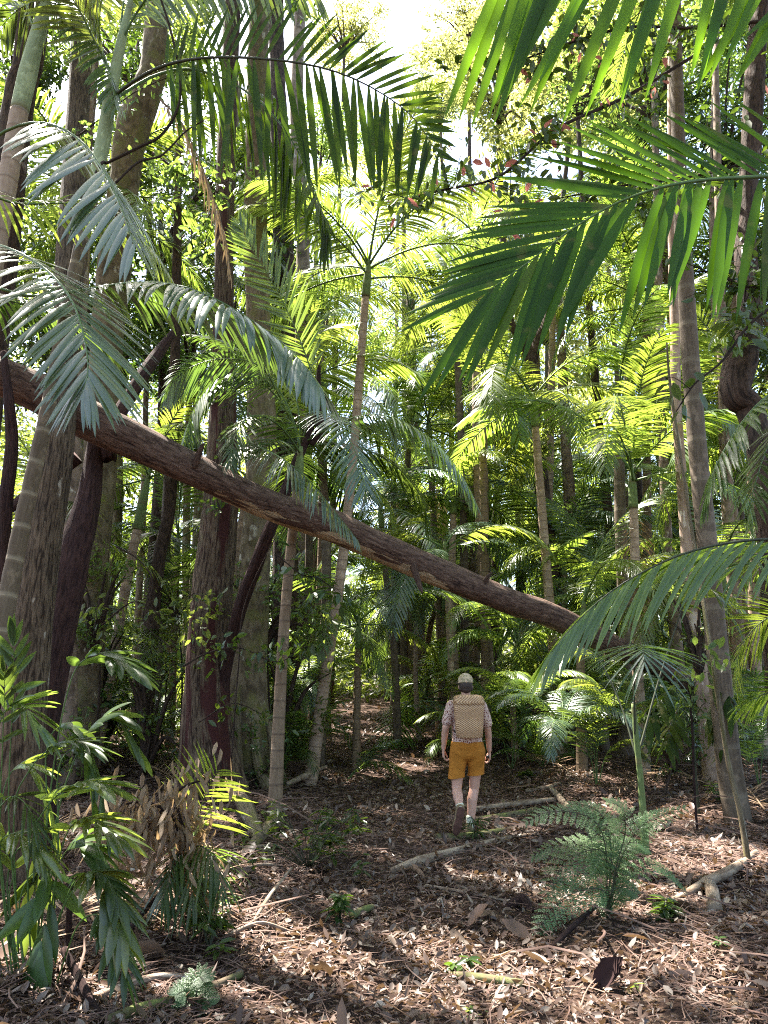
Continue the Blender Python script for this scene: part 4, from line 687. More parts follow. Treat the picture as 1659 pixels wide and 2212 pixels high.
herb('rosette of dark leaves low in the centre foreground', (992, 2100), 2075, 3, .12, spread=.04, seed=3)
herb('dark leafy seedling at the right below the fern', (1435, 1985), 1940, 4, .14, spread=.05, seed=4)
herb('blue-green leafy plant below the drooping dark fan', (460, 2010), 1850, 8, .09, mat='broad', spread=.10, seed=5)
herb('dark leafy clump in shade at the left of the sunlit litter', (450, 2060), 1990, 7, .11, spread=.08, seed=6)
herb('broad-leaved seedling on the ground right of the hiker', (1140, 1680), 1662, 3, .22, spread=.03, seed=7, asp=.22)
herb('grass-like tuft by the hiker\'s right shoe', (1028, 1818), 1770, 5, .16, spread=.03, seed=8, asp=.1)
herb('shiny seedling at the foot of the stout ringed palm', (1560, 1740), 1690, 5, .10, spread=.07, seed=9)
herb('bright green leaf pair in the bottom right litter', (1380, 2152), 2130, 1, .05, mat='palm_bright', spread=.01, seed=10)
herb('small green seedling at the bottom left behind the tiny fern', (262, 2142), 2115, 2, .1, mat='broad', spread=.03, seed=11)
herb('low seedling leaves at the bottom centre of the picture', (1030, 2190), 2180, 2, .1, mat='broad', spread=.05, seed=12)
herb('pale lime seedling right of the fern near the picture edge', (1540, 2050), 2020, 2, .07, mat='broad', spread=.04, seed=13)

# ---------------------------------------------------------------- sticks and roots on the ground
def stick(label, pts, rad, mat='bark_grey', name='fallen_branch', lift=.02, catg='stick'):
    q = [G(*p[:2])+np.array([0, 0, lift+(p[2] if len(p) > 2 else 0)]) for p in pts]; t = thing(name, label, catg, q[0])
    MB().tube(q, rad, 9, wob=.07, n=len(q)*8).build('wood', M[mat], t); return t
M['stick_pale'] = barkmat('bleached wood', (0.16, 0.11, 0.075), (0.38, 0.30, 0.22), .03, 30, .2, bd=.006)
M['stick_moss'] = barkmat('mossy stick', (0.07, 0.05, 0.035), (0.17, 0.13, 0.085), .03, 30, .3, bd=.006, moss=(0.12, 0.14, 0.04), moss_lo=.45)
stick('long pale stick across the trail just right of the hiker\'s feet', [(1018, 1762, .05), (1130, 1747, .05), (1205, 1736, .04)], [.035, .04, .03], 'stick_pale')
stick('pale stick beyond the hiker on the right bank', [(1136, 1712), (1175, 1705), (1212, 1696)], [.03, .03, .025], 'stick_pale')
stick('short chunky pale branch leaning on the long stick', [(1188, 1712, .05), (1208, 1735, .06), (1232, 1758)], [.03, .045, .05], 'stick_pale')
stick('mossy stick lying below the long pale stick', [(1020, 1778), (1110, 1764), (1160, 1752)], [.04, .045, .04], 'stick_moss')
stick('brown stick sloping right below the hiker\'s shoes', [(942, 1816), (1030, 1809), (1142, 1788)], [.05, .045, .03], 'stick_moss')
stick('long forked bark strip running diagonally up the trail', [(845, 1888), (905, 1868), (980, 1844), (1090, 1816), (1158, 1805)], [.03, .055, .035, .025, .015], 'stick_pale')
stick('thin twig below the diagonal bark strip', [(918, 1918), (1040, 1939), (1122, 1960)], [.014, .012, .01], 'stick_pale')
stick('dark broken stub beside the thin twig', [(1098, 1965), (1130, 1962, .05), (1150, 1975)], [.03, .035, .02], 'bark_dead')
stick('pale surface root coming in from the right', [(1452, 1952), (1530, 1926, .05), (1582, 1902, .06), (1634, 1852, .02)], [.02, .045, .045, .03], 'stick_pale')
stick('stubby pale root end pointing down at the right', [(1528, 1922, .05), (1540, 1945, .05), (1546, 1974)], [.04, .05, .055], 'stick_pale')
stick('dark stick at the right edge behind the pale root', [(1535, 1936), (1600, 1930), (1680, 1928)], [.03, .035, .035], 'bark_dead')
stick('mossy stick in the centre foreground', [(975, 2112), (1030, 2128, .02), (1130, 2136)], [.015, .025, .03], 'stick_moss')
stick('straight dark stick under the fern', [(1190, 2058), (1245, 2012, .03), (1302, 1968, .05)], [.018, .018, .014], 'bark_dead')
stick('thick crooked branch across the bottom left corner', [(230, 2216), (300, 2190), (380, 2172), (450, 2146), (522, 2112)], [.03, .032, .035, .03, .02], 'stick_moss')
stick('long bowed branch above the thick crooked one', [(195, 2170), (250, 2146), (350, 2130, .03), (455, 2128)], [.022, .022, .02, .016], 'bark_grey')
stick('smooth reddish stem in the bottom left corner', [(132, 2112, .12), (175, 2165, .06), (215, 2215)], [.02, .022, .024], 'bark_dead')
stick('pale stick slanting up from the sunlit litter', [(538, 2016), (580, 1975, .1), (628, 1932, .18)], [.012, .014, .01], 'stick_pale')
stick('thin branch left of the trail below the green bush', [(500, 1892), (560, 1884, .04), (612, 1876)], [.016, .016, .012], 'bark_grey')
stick('grey branch behind the blue-green leafy plant', [(500, 1856), (560, 1845, .05), (612, 1834)], [.02, .018, .012], 'stick_pale')
stick('thin curved stick through the sunlit litter', [(485, 2030), (560, 2015, .04), (628, 2020)], [.014, .014, .012], 'bark_grey')
stick('short thick log end left of the foreground trail', [(760, 1992, .02), (782, 1982, .03), (802, 1973, .02)], [.028, .03, .03], 'stick_moss')
stick('twisted root at the foot of the dark palm stem', [(590, 1792, .1), (560, 1825, .05), (520, 1855)], [.07, .06, .03], 'bark_moss')
stick('thick curved root below the buttressed tree', [(505, 1765, .3), (530, 1800, .25), (560, 1830, .05)], [.07, .09, .06], 'bark_moss')
stick('broad flat dead stalk lying behind the dark palm stem', [(620, 1712, .1), (660, 1700, .15), (705, 1685, .2)], [.03, .05, .02], 'stick_pale')
stick('long branch lying across the left undergrowth floor', [(300, 1905, .1), (200, 1940, .08), (100, 1985, .05)], [.02, .025, .02], 'bark_grey')
stick('reddish stalk rising from the left foreground litter', [(215, 2100, .02), (300, 2040, .15), (420, 1960, .35)], [.022, .018, .012], 'bark_dead')
# curled piece of bark
q = G(1300, 2135); t = thing('bark_piece', 'curled dark piece of bark standing in the bottom right litter', 'bark', q)
mb = MB()
for k in range(4): leaves_into(mb, np.array([q+[-.06+.02*k, .01*k, -.01]]), np.array([[.6+.1*k, .1, .45+.1*k]]), np.array([[-.3, -1, .5+.2*k]]), .26-.03*k, .13, 0, .5, .5+.3*k)
mb.build('bark', M['bark_dead'], t)
# thin leaning sapling at the right
bs = base_at(1618, 1870, .05); ys = bs[1]
t = thing('sapling', 'thin leaning sapling stem crossing in front of the stout ringed palm', 'sapling', bs)
MB().tube([bs]+wp([(1600, 1760, ys), (1572, 1640, ys), (1550, 1500, ys), (1535, 1400, ys), (1495, 1150, ys+1), (1450, 850, ys+1.5), (1440, 740, ys+1.5)]), [.030, .026, .024, .022, .02, .02, .018, .01], 10, wob=.06).build('stem', M['bark_moss'], t)
mb = MB(); r = np.random.default_rng(8); leaves_into(mb, wp([(1540, 1420, ys)])[0]+r.normal(0, .12, (24, 3)), r.normal(0, 1, (24, 3))-[0, 0, .6], r.normal(0, 1, (24, 3)), .13, .06); mb.build('leaves', M['broad'], t)
bs = base_at(1506, 1800, .05); t = thing('sapling', 'dark straight sapling stem right of the fern clump', 'sapling', bs)
MB().tube([bs]+wp([(1500, 1700, bs[1]), (1496, 1600, bs[1]), (1490, 1480, bs[1])]), [.016, .014, .012, .008], 8).build('stem', M['bark_dead'], t)
mb = MB(); leaves_into(mb, wp([(1492, 1500, bs[1])])[0]+r.normal(0, .15, (40, 3)), r.normal(0, 1, (40, 3))-[0, 0, .5], r.normal(0, 1, (40, 3)), .13, .05); mb.build('leaves', M['broad'], t)

# ---------------------------------------------------------------- broadleaf trees, branches and the wood behind
def crown_mesh(seed, rad=3.2, ncl=46, per=170, ln=.17, mat='broad', squash=.75, cl=(.45, .95)):
    r = np.random.default_rng(seed); c = nrm(r.normal(0, 1, (ncl, 3)))*(r.random((ncl, 1))**.4)*rad; c[:, 2] *= squash
    mb = MB(); cloud(mb, c, r.uniform(*cl, ncl), per, ln, r)
    for k in range(0, ncl, 3): mb.tube([[0, 0, -rad*.9*squash], c[k]*.45+[0, 0, -rad*.2], c[k]], [.07, .04, .012], 5, n=7, mi=1)
    o = mb.build('crown', [M[mat], M['bark_dark']]); me = o.data; bpy.data.objects.remove(o); return me
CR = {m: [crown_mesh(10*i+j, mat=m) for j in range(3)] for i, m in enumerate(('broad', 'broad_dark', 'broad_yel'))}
CRS = [crown_mesh(70+j, rad=1.15, ncl=22, per=34, ln=.13, mat=['broad', 'broad_dark'][j % 2], squash=1.1, cl=(.2, .42)) for j in range(4)]
def add_crown(t, top, s, mat, k=0):
    return put(CR[mat][k % 3], 'crown', t, np.array(top)-np.array(t.location), k*1.7, s)
# crowns of the trunks already standing
for t, q, s, m in ((tS, (505, -250, 13), .9, 'broad_dark'), (tT, (565, -300, 15), .9, 'broad'), (tQ, (1075, 150, 17), .8, 'broad_yel'), (tP1, (1440, -150, 11.5), .8, 'broad')):
    add_crown(t, P(*q), s, m, int(q[1]))
rt = random.Random(5)
TL = [  # px, py of crown centre, depth, scale, leaf
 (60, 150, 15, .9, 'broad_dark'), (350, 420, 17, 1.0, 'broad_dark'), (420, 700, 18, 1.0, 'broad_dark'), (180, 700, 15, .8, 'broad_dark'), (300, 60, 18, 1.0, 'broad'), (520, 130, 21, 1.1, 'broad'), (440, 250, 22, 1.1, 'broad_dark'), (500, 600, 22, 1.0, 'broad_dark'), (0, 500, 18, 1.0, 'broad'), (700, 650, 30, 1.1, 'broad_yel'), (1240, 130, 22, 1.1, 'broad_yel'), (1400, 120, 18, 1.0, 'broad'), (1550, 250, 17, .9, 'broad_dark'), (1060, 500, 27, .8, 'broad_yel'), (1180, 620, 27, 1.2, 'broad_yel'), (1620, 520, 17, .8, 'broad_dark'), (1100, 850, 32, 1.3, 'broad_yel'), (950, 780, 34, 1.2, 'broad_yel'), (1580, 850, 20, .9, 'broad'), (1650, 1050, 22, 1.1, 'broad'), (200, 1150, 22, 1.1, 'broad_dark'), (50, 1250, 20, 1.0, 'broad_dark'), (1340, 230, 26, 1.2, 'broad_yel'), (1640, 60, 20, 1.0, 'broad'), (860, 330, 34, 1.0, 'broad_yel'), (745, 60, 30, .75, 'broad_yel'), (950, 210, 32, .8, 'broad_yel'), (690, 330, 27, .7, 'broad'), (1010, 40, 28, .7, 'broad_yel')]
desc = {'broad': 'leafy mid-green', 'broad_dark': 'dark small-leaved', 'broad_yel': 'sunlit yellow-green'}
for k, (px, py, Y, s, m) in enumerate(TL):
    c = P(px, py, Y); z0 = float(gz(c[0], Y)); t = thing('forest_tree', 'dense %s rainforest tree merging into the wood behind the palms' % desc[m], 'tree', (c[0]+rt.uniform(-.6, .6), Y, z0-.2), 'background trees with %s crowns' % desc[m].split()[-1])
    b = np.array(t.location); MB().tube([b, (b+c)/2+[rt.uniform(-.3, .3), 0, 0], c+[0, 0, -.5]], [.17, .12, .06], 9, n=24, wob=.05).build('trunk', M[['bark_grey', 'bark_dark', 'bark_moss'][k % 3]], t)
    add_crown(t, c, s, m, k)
# leafy shrubs and saplings of the middle storey
for k in range(70):
    left = rt.random() < .72; Y = rt.uniform(10.5, 24); x = (rt.uniform(-.54, -.13) if left else rt.uniform(.12, .56))*Y
    z = rt.uniform(.5, 4.0)*(1 if Y > 12 else .7); z0 = float(gz(x, Y)); t = thing('understory_shrub', 'thin-stemmed leafy shrub filling the shade between the trunks', 'shrub', (x, Y, z0-.05), 'leafy shrubs of the understory')
    b = np.array(t.location); c = b+[rt.uniform(-.3, .3), rt.uniform(-.3, .3), z]
    MB().tube([b, (b+c)/2+[.08, 0, 0], c], [.025, .018, .01], 5, n=8).build('stem', M['bark_dark'], t)
    put(CRS[k % 4], 'foliage', t, c-b, k*1.3, rt.uniform(.45, .95))
# far wood closing the view
r = np.random.default_rng(12); mb = MB(); n = 1050; Y = r.uniform(38, 58, n); x = r.uniform(-.62, .62, n)*Y; z = 1+r.random(n)**1.3*26
gap = (np.abs(x/Y+0.01) < .11) & (z > 11+r.normal(0, 2, n)); x, Y, z = x[~gap], Y[~gap], z[~gap]
cloud(mb, np.stack([x, Y, gz(x, Y)+z], 1), r.uniform(1.2, 2.6, len(x)), 75, .42, r)
n = 300; Y = r.uniform(30, 44, n); x = r.uniform(-.62, .62, n)*Y; cloud(mb, np.stack([x, Y, gz(x, Y)+r.random(n)*3], 1), r.uniform(.8, 1.6, n), 70, .33, r)
o = mb.build('far_wood', M['broad']); o['kind'] = 'stuff'; tag(o, 'pale green mass of far rainforest foliage closing the view', 'woodland')
# unseen leaf canopy added overhead for shade, with gaps aimed at the sun patches
SD = np.array(sdir); DROP = {}; LITS = [(G(*q), w) for *q, w in ((640, 2090, 1.3), (560, 1980, 1.3), (880, 1590, 1.6), (900, 1660, 1.2), (1400, 1760, 1.6), (1270, 1930, 1.1), (1620, 1660, 1.8), (1540, 1400, 1.3), (470, 1760, 1.2), (1000, 2190, .6), (1480, 1840, 1.1), (300, 1600, 1.5), (680, 1570, 1.1), (800, 1760, .7), (1200, 1590, 1.5))]
LITS += [(P(*q), w) for *q, w in ((1130, 1400, 13, 1.8), (1300, 1150, 14, 1.8), (950, 1200, 15, 1.8), (850, 1380, 16, 1.6), (1420, 1000, 15, 1.6), (1050, 950, 16, 1.8), (1250, 1480, 12, 1.5), (720, 1400, 14, 1.2), (1560, 1300, 12, 1.3))]
mb = MB(); n = 0; cs = []; rr_ = []
while n < 520:
    a = r.uniform(0, 2*math.pi); d = r.uniform(0, 34); h = r.uniform(10.5, 17); p = np.array([d*math.sin(a), d*math.cos(a)+6, h])
    v = p-np.array([0, 0, CAMZ]); f = v[1]*cp+v[2]*sp; 
    if f > 0:
        u = v[0]/f*F; w = (v[2]*cp-v[1]*sp)/f*F
        if abs(u) < 1000 and w < 1290: continue
    if any(np.linalg.norm(np.cross(p-q, SD)) < rq for q, rq in LITS): continue
    cs.append(p); rr_.append(r.uniform(.7, 1.7)); n += 1
cloud(mb, np.array(cs), np.array(rr_), 190, .24, r)
o = mb.build('shade_canopy', M['broad']); o['kind'] = 'stuff'; tag(o, 'unseen leaf canopy added above and behind the view to shade and dapple it', 'canopy')

# close leafy branches hanging in at the upper right, some leaves red
def branch(label, pl, n, ln, mat, spread, name='leafy_branch', red=0, seed=0, rad=.02, twigs=10):
    q = wp(pl); r = np.random.default_rng(seed+50); t = thing(name, label, {'epiphyte': 'epiphyte', 'climber': 'climbing plant'}.get(name, 'branch'), q[0]); mb = MB().tube(q, [rad, rad*.7, rad*.3], 7, wob=.08); c = cat(q, 60); P0 = []
    for k in range(twigs):
        i = r.integers(6, 60); e = c[i]+r.normal(0, 1, 3)*spread*[1, .5, .8]+[0, 0, -spread*.2]; tw = cat([c[i], (c[i]+e)/2+[0, 0, .05], e], 12); mb.tube(tw[::3].tolist(), [rad*.3, .002], 4, n=6); P0.append(tw[3:])
    P0.append(c[10:]); mb.build('stem', M['bark_dark'], t); A = np.concatenate(P0)
    def lv(m, nm, mt):
        p = A[r.integers(0, len(A), m)]+r.normal(0, .05, (m, 3)); d = r.normal(0, .7, (m, 3)); d[:, 2] -= .5; nn = r.normal(0, .6, (m, 3)); nn[:, 2] += .8; l = ln*(.6+.6*r.random(m))
        b = MB(); leaves_into(b, p+nrm(d)*.02, d, nn, l, l*.5, 0, .12, r.normal(-.2, .3, m)); b.build(nm, M[mt], t)
    lv(n, 'leaves', mat)
    if red: lv(red, 'red_leaves', 'red')
branch('branch of small dark leaves tipped with red ones hanging across the open sky', [(1500, 120, 6.5), (1350, 210, 6.4), (1200, 280, 6.3), (1080, 380, 6.2), (960, 410, 6.1), (880, 430, 6.0)], 300, .12, 'broad_dark', .42, red=40, seed=1, twigs=18)
branch('leafy branch with a few pink leaves high at the right, behind the close frond', [(1700, 40, 6.2), (1500, 60, 6.2), (1350, 60, 6.2), (1180, 110, 6.2), (1060, 160, 6.2)], 420, .12, 'broad_dark', .5, red=24, seed=2, twigs=22)
branch('leafy branch behind the middle of the huge close frond', [(1700, 330, 7.5), (1500, 380, 7.5), (1350, 400, 7.5), (1200, 430, 7.5)], 420, .13, 'broad_dark', .6, seed=3, twigs=22)
branch('dark branch with large oval leaves hanging before the pale lit trunk', [(1700, 640, 4.8), (1620, 700, 4.8), (1560, 780, 4.8), (1500, 830, 4.8), (1460, 890, 4.8)], 34, .13, 'broad_dark', .16, seed=4, twigs=6, rad=.012)
branch('mass of dark leaves at the right edge over the lumpy trunk', [(1720, 560, 6.3), (1640, 620, 6.3), (1560, 600, 6.3)], 260, .13, 'broad_dark', .4, seed=5, twigs=14)
branch('leafy twig carrying shiny leaves across the furrowed tree', [(395, 1440, 8.6), (450, 1410, 8.6), (520, 1400, 8.7), (600, 1430, 8.8), (660, 1390, 8.8)], 110, .12, 'broad_dark', .28, seed=6, twigs=12, rad=.012)
branch('leafy twig drooping under the fallen trunk, right of the leaning dead tree', [(600, 1200, 8.6), (650, 1240, 8.6), (690, 1250, 8.6), (740, 1290, 8.6)], 60, .14, 'broad_dark', .28, seed=7, twigs=8, rad=.01)
branch('shiny leafy twig low in front of the buttressed tree', [(430, 1560, 9.5), (500, 1520, 9.5), (560, 1540, 9.5), (620, 1580, 9.5)], 60, .11, 'broad_dark', .25, seed=8, twigs=8, rad=.01)
branch('tangle of leafy twigs between the pink palm stem and the furrowed tree', [(220, 1350, 10), (290, 1300, 10), (360, 1330, 10), (420, 1280, 10)], 220, .13, 'broad', .55, seed=9, twigs=16, rad=.012)
branch('bright leafy spray high at the left below the arching frond', [(330, 330, 9), (400, 380, 9), (470, 420, 9), (430, 500, 9)], 420, .12, 'broad', .6, seed=10, twigs=20)
branch('small leaved twig near the green crownshaft at the upper left', [(120, 330, 7), (200, 270, 7), (290, 200, 7), (380, 160, 7)], 140, .09, 'broad', .35, seed=11, twigs=12, rad=.012)
def vine(label, pl, rad=.014, mat='bark_dark'):
    q = wp(pl); t = thing('vine', label, 'vine', q[0]); MB().tube(q, [rad, rad*.8, rad*.6], 7, wob=.1, n=len(q)*8).build('stem', M[mat], t)
vine('twisting bare vine crossing the pale flaking trunk and green crownshaft at the upper left', [(165, 470, 4.9), (215, 360, 4.95), (235, 240+110, 5.0), (300, 318, 5.0), (350, 290, 5.0), (385, 230, 5.0), (388, 160, 5.0), (370, 70, 5.0), (345, -10, 5.0)])
vine('second bare vine curving below the first at the upper left', [(250, 395, 5.0), (300, 350, 5.0), (350, 335, 5.0), (400, 285, 5.0), (440, 260, 5.0)], .009)
vine('thin hanging vine stem along the left of the furrowed tree', [(455, 1700, 11), (480, 1520, 10.9), (500, 1400, 10.8), (520, 1250, 10.6)], .02, 'bark_grey')
vine('fine hanging vine right of the leaning dead tree', [(500, 1640, 9.4), (515, 1440, 9.4), (530, 1300, 9.4), (600, 1150, 9.4)], .010)
vine('looping thin liana in the left understory', [(250, 1180, 9), (300, 1210, 9), (330, 1260, 9), (310, 1340, 9), (370, 1400, 9)], .009)

branch('tuft of small ferny leaves growing on the fork of the dark mossy tree', [(1150, 800, 15.2), (1165, 850, 15.2), (1185, 900, 15.2), (1165, 960, 15.3)], 520, .11, 'broad', .42, seed=21, twigs=18, rad=.01, name='epiphyte')
branch('climbing leaves clothing the ivy-clad dark trunk above the arching fronds', [(612, 640, 14.6), (610, 540, 14.6), (604, 430, 14.6), (600, 330, 14.6)], 520, .13, 'broad_dark', .30, seed=22, twigs=18, rad=.012, name='climber')
branch('creeper hugging the upper part of the furrowed tree', [(470, 1150, 10.4), (476, 1060, 10.4), (484, 900, 10.6), (484, 760, 10.8)], 200, .10, 'broad_dark', .24, seed=23, twigs=14, rad=.012, name='climber')
branch('leafy twigs filling the gap between the leaning palm and the dark palm stem', [(620, 1330, 11), (660, 1300, 11), (700, 1350, 11), (650, 1420, 11)], 160, .12, 'broad', .4, seed=24, twigs=12, rad=.01)
# ---------------------------------------------------------------- the hiker
PY = 8.75; hb = G(1012, 1806); HX, HY = hb[0]+.012, hb[1]; HZ = hb[2]; S = 1.0
def cap_mesh(prims, voxel, smooth=4):
    V, Fc, n = [], [], 0
    for a, ra, b, rb, *sq in prims:
        a, b = np.array(a, float), np.array(b, float); ax = b-a; L = np.linalg.norm(ax); ax = ax/L if L > 1e-6 else np.array([0, 0, 1.])
        h = np.array([1., 0, 0]) if abs(ax[0]) < .9 else np.array([0, 1., 0]); e1 = nrm(h-ax*(h@ax)); e2 = np.cross(ax, e1); sq = sq[0] if sq else (1, 1)
        rings = [(-ra*math.cos(t), ra*math.sin(t)) for t in np.linspace(0.12, math.pi/2, 6)]+[(L+rb*math.sin(t), rb*math.cos(t)) for t in np.linspace(0, math.pi/2-.12, 6)]
        th = np.arange(20)/20*2*math.pi; vv = np.concatenate([a+ax*z+rr*(sq[0]*np.cos(th)[:, None]*e1+sq[1]*np.sin(th)[:, None]*e2) for z, rr in rings]+[[a-ax*ra], [b+ax*rb]])
        m = len(rings); f = [(i*20+j, i*20+(j+1) % 20, (i+1)*20+(j+1) % 20, (i+1)*20+j) for i in range(m-1) for j in range(20)]
        f += [(m*20, (j+1) % 20, j) for j in range(20)]+[(m*20+1, (m-1)*20+j, (m-1)*20+(j+1) % 20) for j in range(20)]
        V.append(vv); Fc += [tuple(x+n for x in q) for q in f]; n += len(vv)
    me = bpy.data.meshes.new('m'); me.from_pydata(np.concatenate(V).tolist(), [], Fc); o = bpy.data.objects.new('m', me); COL.objects.link(o)
    md = o.modifiers.new('r', 'REMESH'); md.mode = 'VOXEL'; md.voxel_size = voxel; md.use_smooth_shade = True
    ms = o.modifiers.new('s', 'SMOOTH'); ms.iterations = smooth; ms.factor = .5
    dg = bpy.context.evaluated_depsgraph_get(); out = bpy.data.meshes.new_from_object(o.evaluated_get(dg)); bpy.data.objects.remove(o); return out
def piece(name, prims, voxel, mat, parent, smooth=4, cut=None):
    me = cap_mesh(prims, voxel, smooth); me.materials.clear(); me.materials.append(mat)
    if cut:                                   # cut openings: (z below which / above which faces are removed)
        import bmesh
        bm = bmesh.new(); bm.from_mesh(me)
        for co, no in cut: bmesh.ops.bisect_plane(bm, geom=bm.verts[:]+bm.edges[:]+bm.faces[:], plane_co=co, plane_no=no, clear_outer=True)
        bm.to_mesh(me); bm.free()
    o = bpy.data.objects.new(name, me); COL.objects.link(o); o.parent = parent
    for pl in me.polygons: pl.use_smooth = True
    return o
skin = plain('skin', (0.52, 0.30, 0.22), .5, .08, 12, .4); skin.node_tree.nodes['Principled BSDF'].inputs['Subsurface Weight'].default_value = .05
hair = plain('dark brown hair', (0.035, 0.02, 0.014), .6, .5, 120, .4, .004)
m, nt, b = newmat('leopard print shirt'); tc = N_(nt, 'ShaderNodeTexCoord'); vo = N_(nt, 'ShaderNodeTexVoronoi'); vo.feature = 'DISTANCE_TO_EDGE'; vo.inputs['Scale'].default_value = 42; nt.links.new(tc.outputs['Object'], vo.inputs[0])
nt.links.new(mixc(nt, ramp(nt, [(.10, (0, 0, 0)), (.20, (1, 1, 1))], vo.outputs['Distance']).outputs[0], (0.62, 0.45, 0.38), (0.17, 0.05, 0.04)), b.inputs['Base Color']); b.inputs['Roughness'].default_value = .85; shirt = m
shorts = plain('mustard cord shorts', (0.40, 0.155, 0.022), .85, .22, 9, .2, .03)
sock = plain('pale ribbed socks', (0.66, 0.66, 0.52), .9, .08, 60, .2); shoe = plain('tan suede boot', (0.20, 0.145, 0.085), .85, .2, 40, .2); sole = plain('brown rubber sole', (0.085, 0.04, 0.03), .8, .3, 50, .2)
m, nt, b = newmat('camouflage cap'); tc = N_(nt, 'ShaderNodeTexCoord'); nt.links.new(ramp(nt, [(.44, (0.52, 0.40, 0.26)), (.5, (0.42, 0.34, 0.20)), (.56, (0.20, 0.18, 0.09)), (.62, (0.55, 0.42, 0.30))], noise(nt, tc.outputs['Object'], 22, 2)).outputs[0], b.inputs['Base Color']); b.inputs['Roughness'].default_value = .9; capm = m
PT = thing('person', 'man walking away up the trail in mustard shorts, leopard-print shirt and pale cap', 'person', (HX, HY, HZ)); PT.scale = (S, S, S)
lh, rh = (-.10, 0, .92), (.09, 0, .92); lk, la = (-.135, .0, .50), (-.125, -.27, .335); rk, ra_ = (.075, .06, .50), (.015, .0, .10)
def hand(w, sgn, d):
    """palm and five curled fingers below a wrist w; d is the way the back of the hand faces (x)"""
    w = np.array(w); out = [(w, .026, w+[.0, .01, -.05], .030, (.65, 1.15)), (w+[0, .01, -.05], .030, w+[0, .012, -.085], .028, (.6, 1.2))]
    for k, (yy, l) in enumerate(((-.026, .062), (-.009, .072), (.009, .070), (.026, .058))):
        a = w+[0, .012+yy, -.095]; b = a+[-sgn*.010, .002, -l*.45]; c = b+[-sgn*.026, 0, -l*.28]; e = c+[-sgn*.026, 0, l*.18]
        out += [(a, .0095, b, .0088), (b, .0088, c, .008), (c, .008, e, .0072)]
    a = w+[-sgn*.012, .032, -.045]; b = a+[-sgn*.018, .020, -.035]; c = b+[-sgn*.014, -.004, -.028]; out += [(a, .013, b, .0105), (b, .0105, c, .009)]
    return out
lw, rw = (-.275, .03, .955), (.262, .06, .925)
body = [((0, 0, .98), .13, (0, -.01, 1.15), .115, (1.25, .85)), ((0, 0, 1.15), .118, (0, 0, 1.38), .125, (1.3, .85)), ((-.13, 0, 1.43), .065, (.13, 0, 1.43), .065), ((0, .005, 1.42), .075, (0, .02, 1.52), .058), ((0, .02, 1.5), .056, (0, .03, 1.60), .055),
        ((0, .03, 1.66), .078, (0, .045, 1.69), .082, (.95, 1.12)), ((0, .07, 1.60), .045, (0, .10, 1.625), .04), ((0, .135, 1.645), .012, (0, .125, 1.675), .010), ((-.081, .03, 1.655), .018, (-.083, .03, 1.635), .013, (.5, 1)), ((.081, .03, 1.655), .018, (.083, .03, 1.635), .013, (.5, 1)),
        ((-.175, 0, 1.425), .058, (-.215, -.02, 1.30), .050), ((-.215, -.02, 1.30), .049, (-.25, -.03, 1.19), .041), ((-.25, -.03, 1.19), .042, (-.262, .0, 1.10), .040), ((-.262, 0, 1.10), .039, lw, .027),
        ((.175, 0, 1.425), .058, (.215, -.01, 1.30), .050), ((.215, -.01, 1.30), .049, (.24, -.01, 1.18), .041), ((.24, -.01, 1.18), .042, (.252, .02, 1.09), .040), ((.252, .02, 1.09), .039, rw, .027),
        (lh, .09, (-.12, 0, .72), .078), ((-.12, 0, .72), .076, lk, .056), (lk, .056, (-.133, -.11, .44), .058), ((-.133, -.11, .44), .058, la, .036), (rh, .09, (.088, .03, .72), .078), ((.088, .03, .72), .076, rk, .056), (rk, .055, (.042, .03, .38), .060), ((.042, .03, .38), .060, ra_, .037),
        ((-.09, -.02, .95), .10, (.09, -.02, .95), .10)]
piece('body', body+hand(lw, -1, 0)+hand(rw, 1, 0), .0055, skin, PT, 3)
piece('hair', [((0, .01, 1.655), .083, (0, .03, 1.70), .082, (1.0, 1.08)), ((0, -.03, 1.625), .052, (0, -.02, 1.66), .06, (1.15, .8)), ((-.055, -.01, 1.625), .03, (.055, -.01, 1.625), .03)], .007, hair, PT, 2, cut=[((0, .02, 1.6), (0, .62, -.5))])
piece('cap', [((0, .03, 1.71), .092, (0, .03, 1.722), .090, (1, 1.08))], .006, capm, PT, 3, cut=[((0, 0, 1.695), (0, -.12, -1))])
piece('cap_brim', [((-.05, .14, 1.69), .012, (.05, .14, 1.69), .012), ((-.03, .19, 1.68), .010, (.03, .19, 1.68), .010), ((0, .13, 1.69), .012, (0, .2, 1.68), .010)], .005, capm, PT, 3)
piece('shirt', [((0, 0, 1.0), .145, (0, -.01, 1.15), .130, (1.25, .88)), ((0, 0, 1.15), .130, (0, 0, 1.38), .135, (1.32, .88)), ((-.14, 0, 1.43), .074, (.14, 0, 1.43), .074), ((0, .01, 1.46), .075, (0, .02, 1.525), .066),
        ((-.175, 0, 1.43), .068, (-.218, -.02, 1.30), .066), ((-.218, -.02, 1.30), .066, (-.232, -.025, 1.255), .066), ((.175, 0, 1.43), .068, (.218, -.01, 1.30), .066), ((.218, -.01, 1.30), .066, (.232, -.012, 1.235), .066)], .008, shirt, PT, 3,
      cut=[((0, 0, .955), (0, 0, -1)), ((0, 0, 1.55), (0, .2, 1))])
piece('shorts', [((-.06, 0, .97), .135, (.06, 0, .97), .135, (1, 1.0)), ((-.085, -.008, .92), .122, (.085, -.008, .92), .122), ((-.10, 0, .88), .112, (-.128, .0, .72), .094), ((-.128, 0, .72), .094, (-.135, .0, .62), .099), ((.095, .0, .88), .112, (.098, .025, .72), .094), ((.098, .025, .72), .094, (.098, .04, .64), .098)], .008, shorts, PT, 2,
      cut=[((0, 0, 1.03), (0, 0, 1)), ((0, 0, .645), (0.12, 0, -1))])
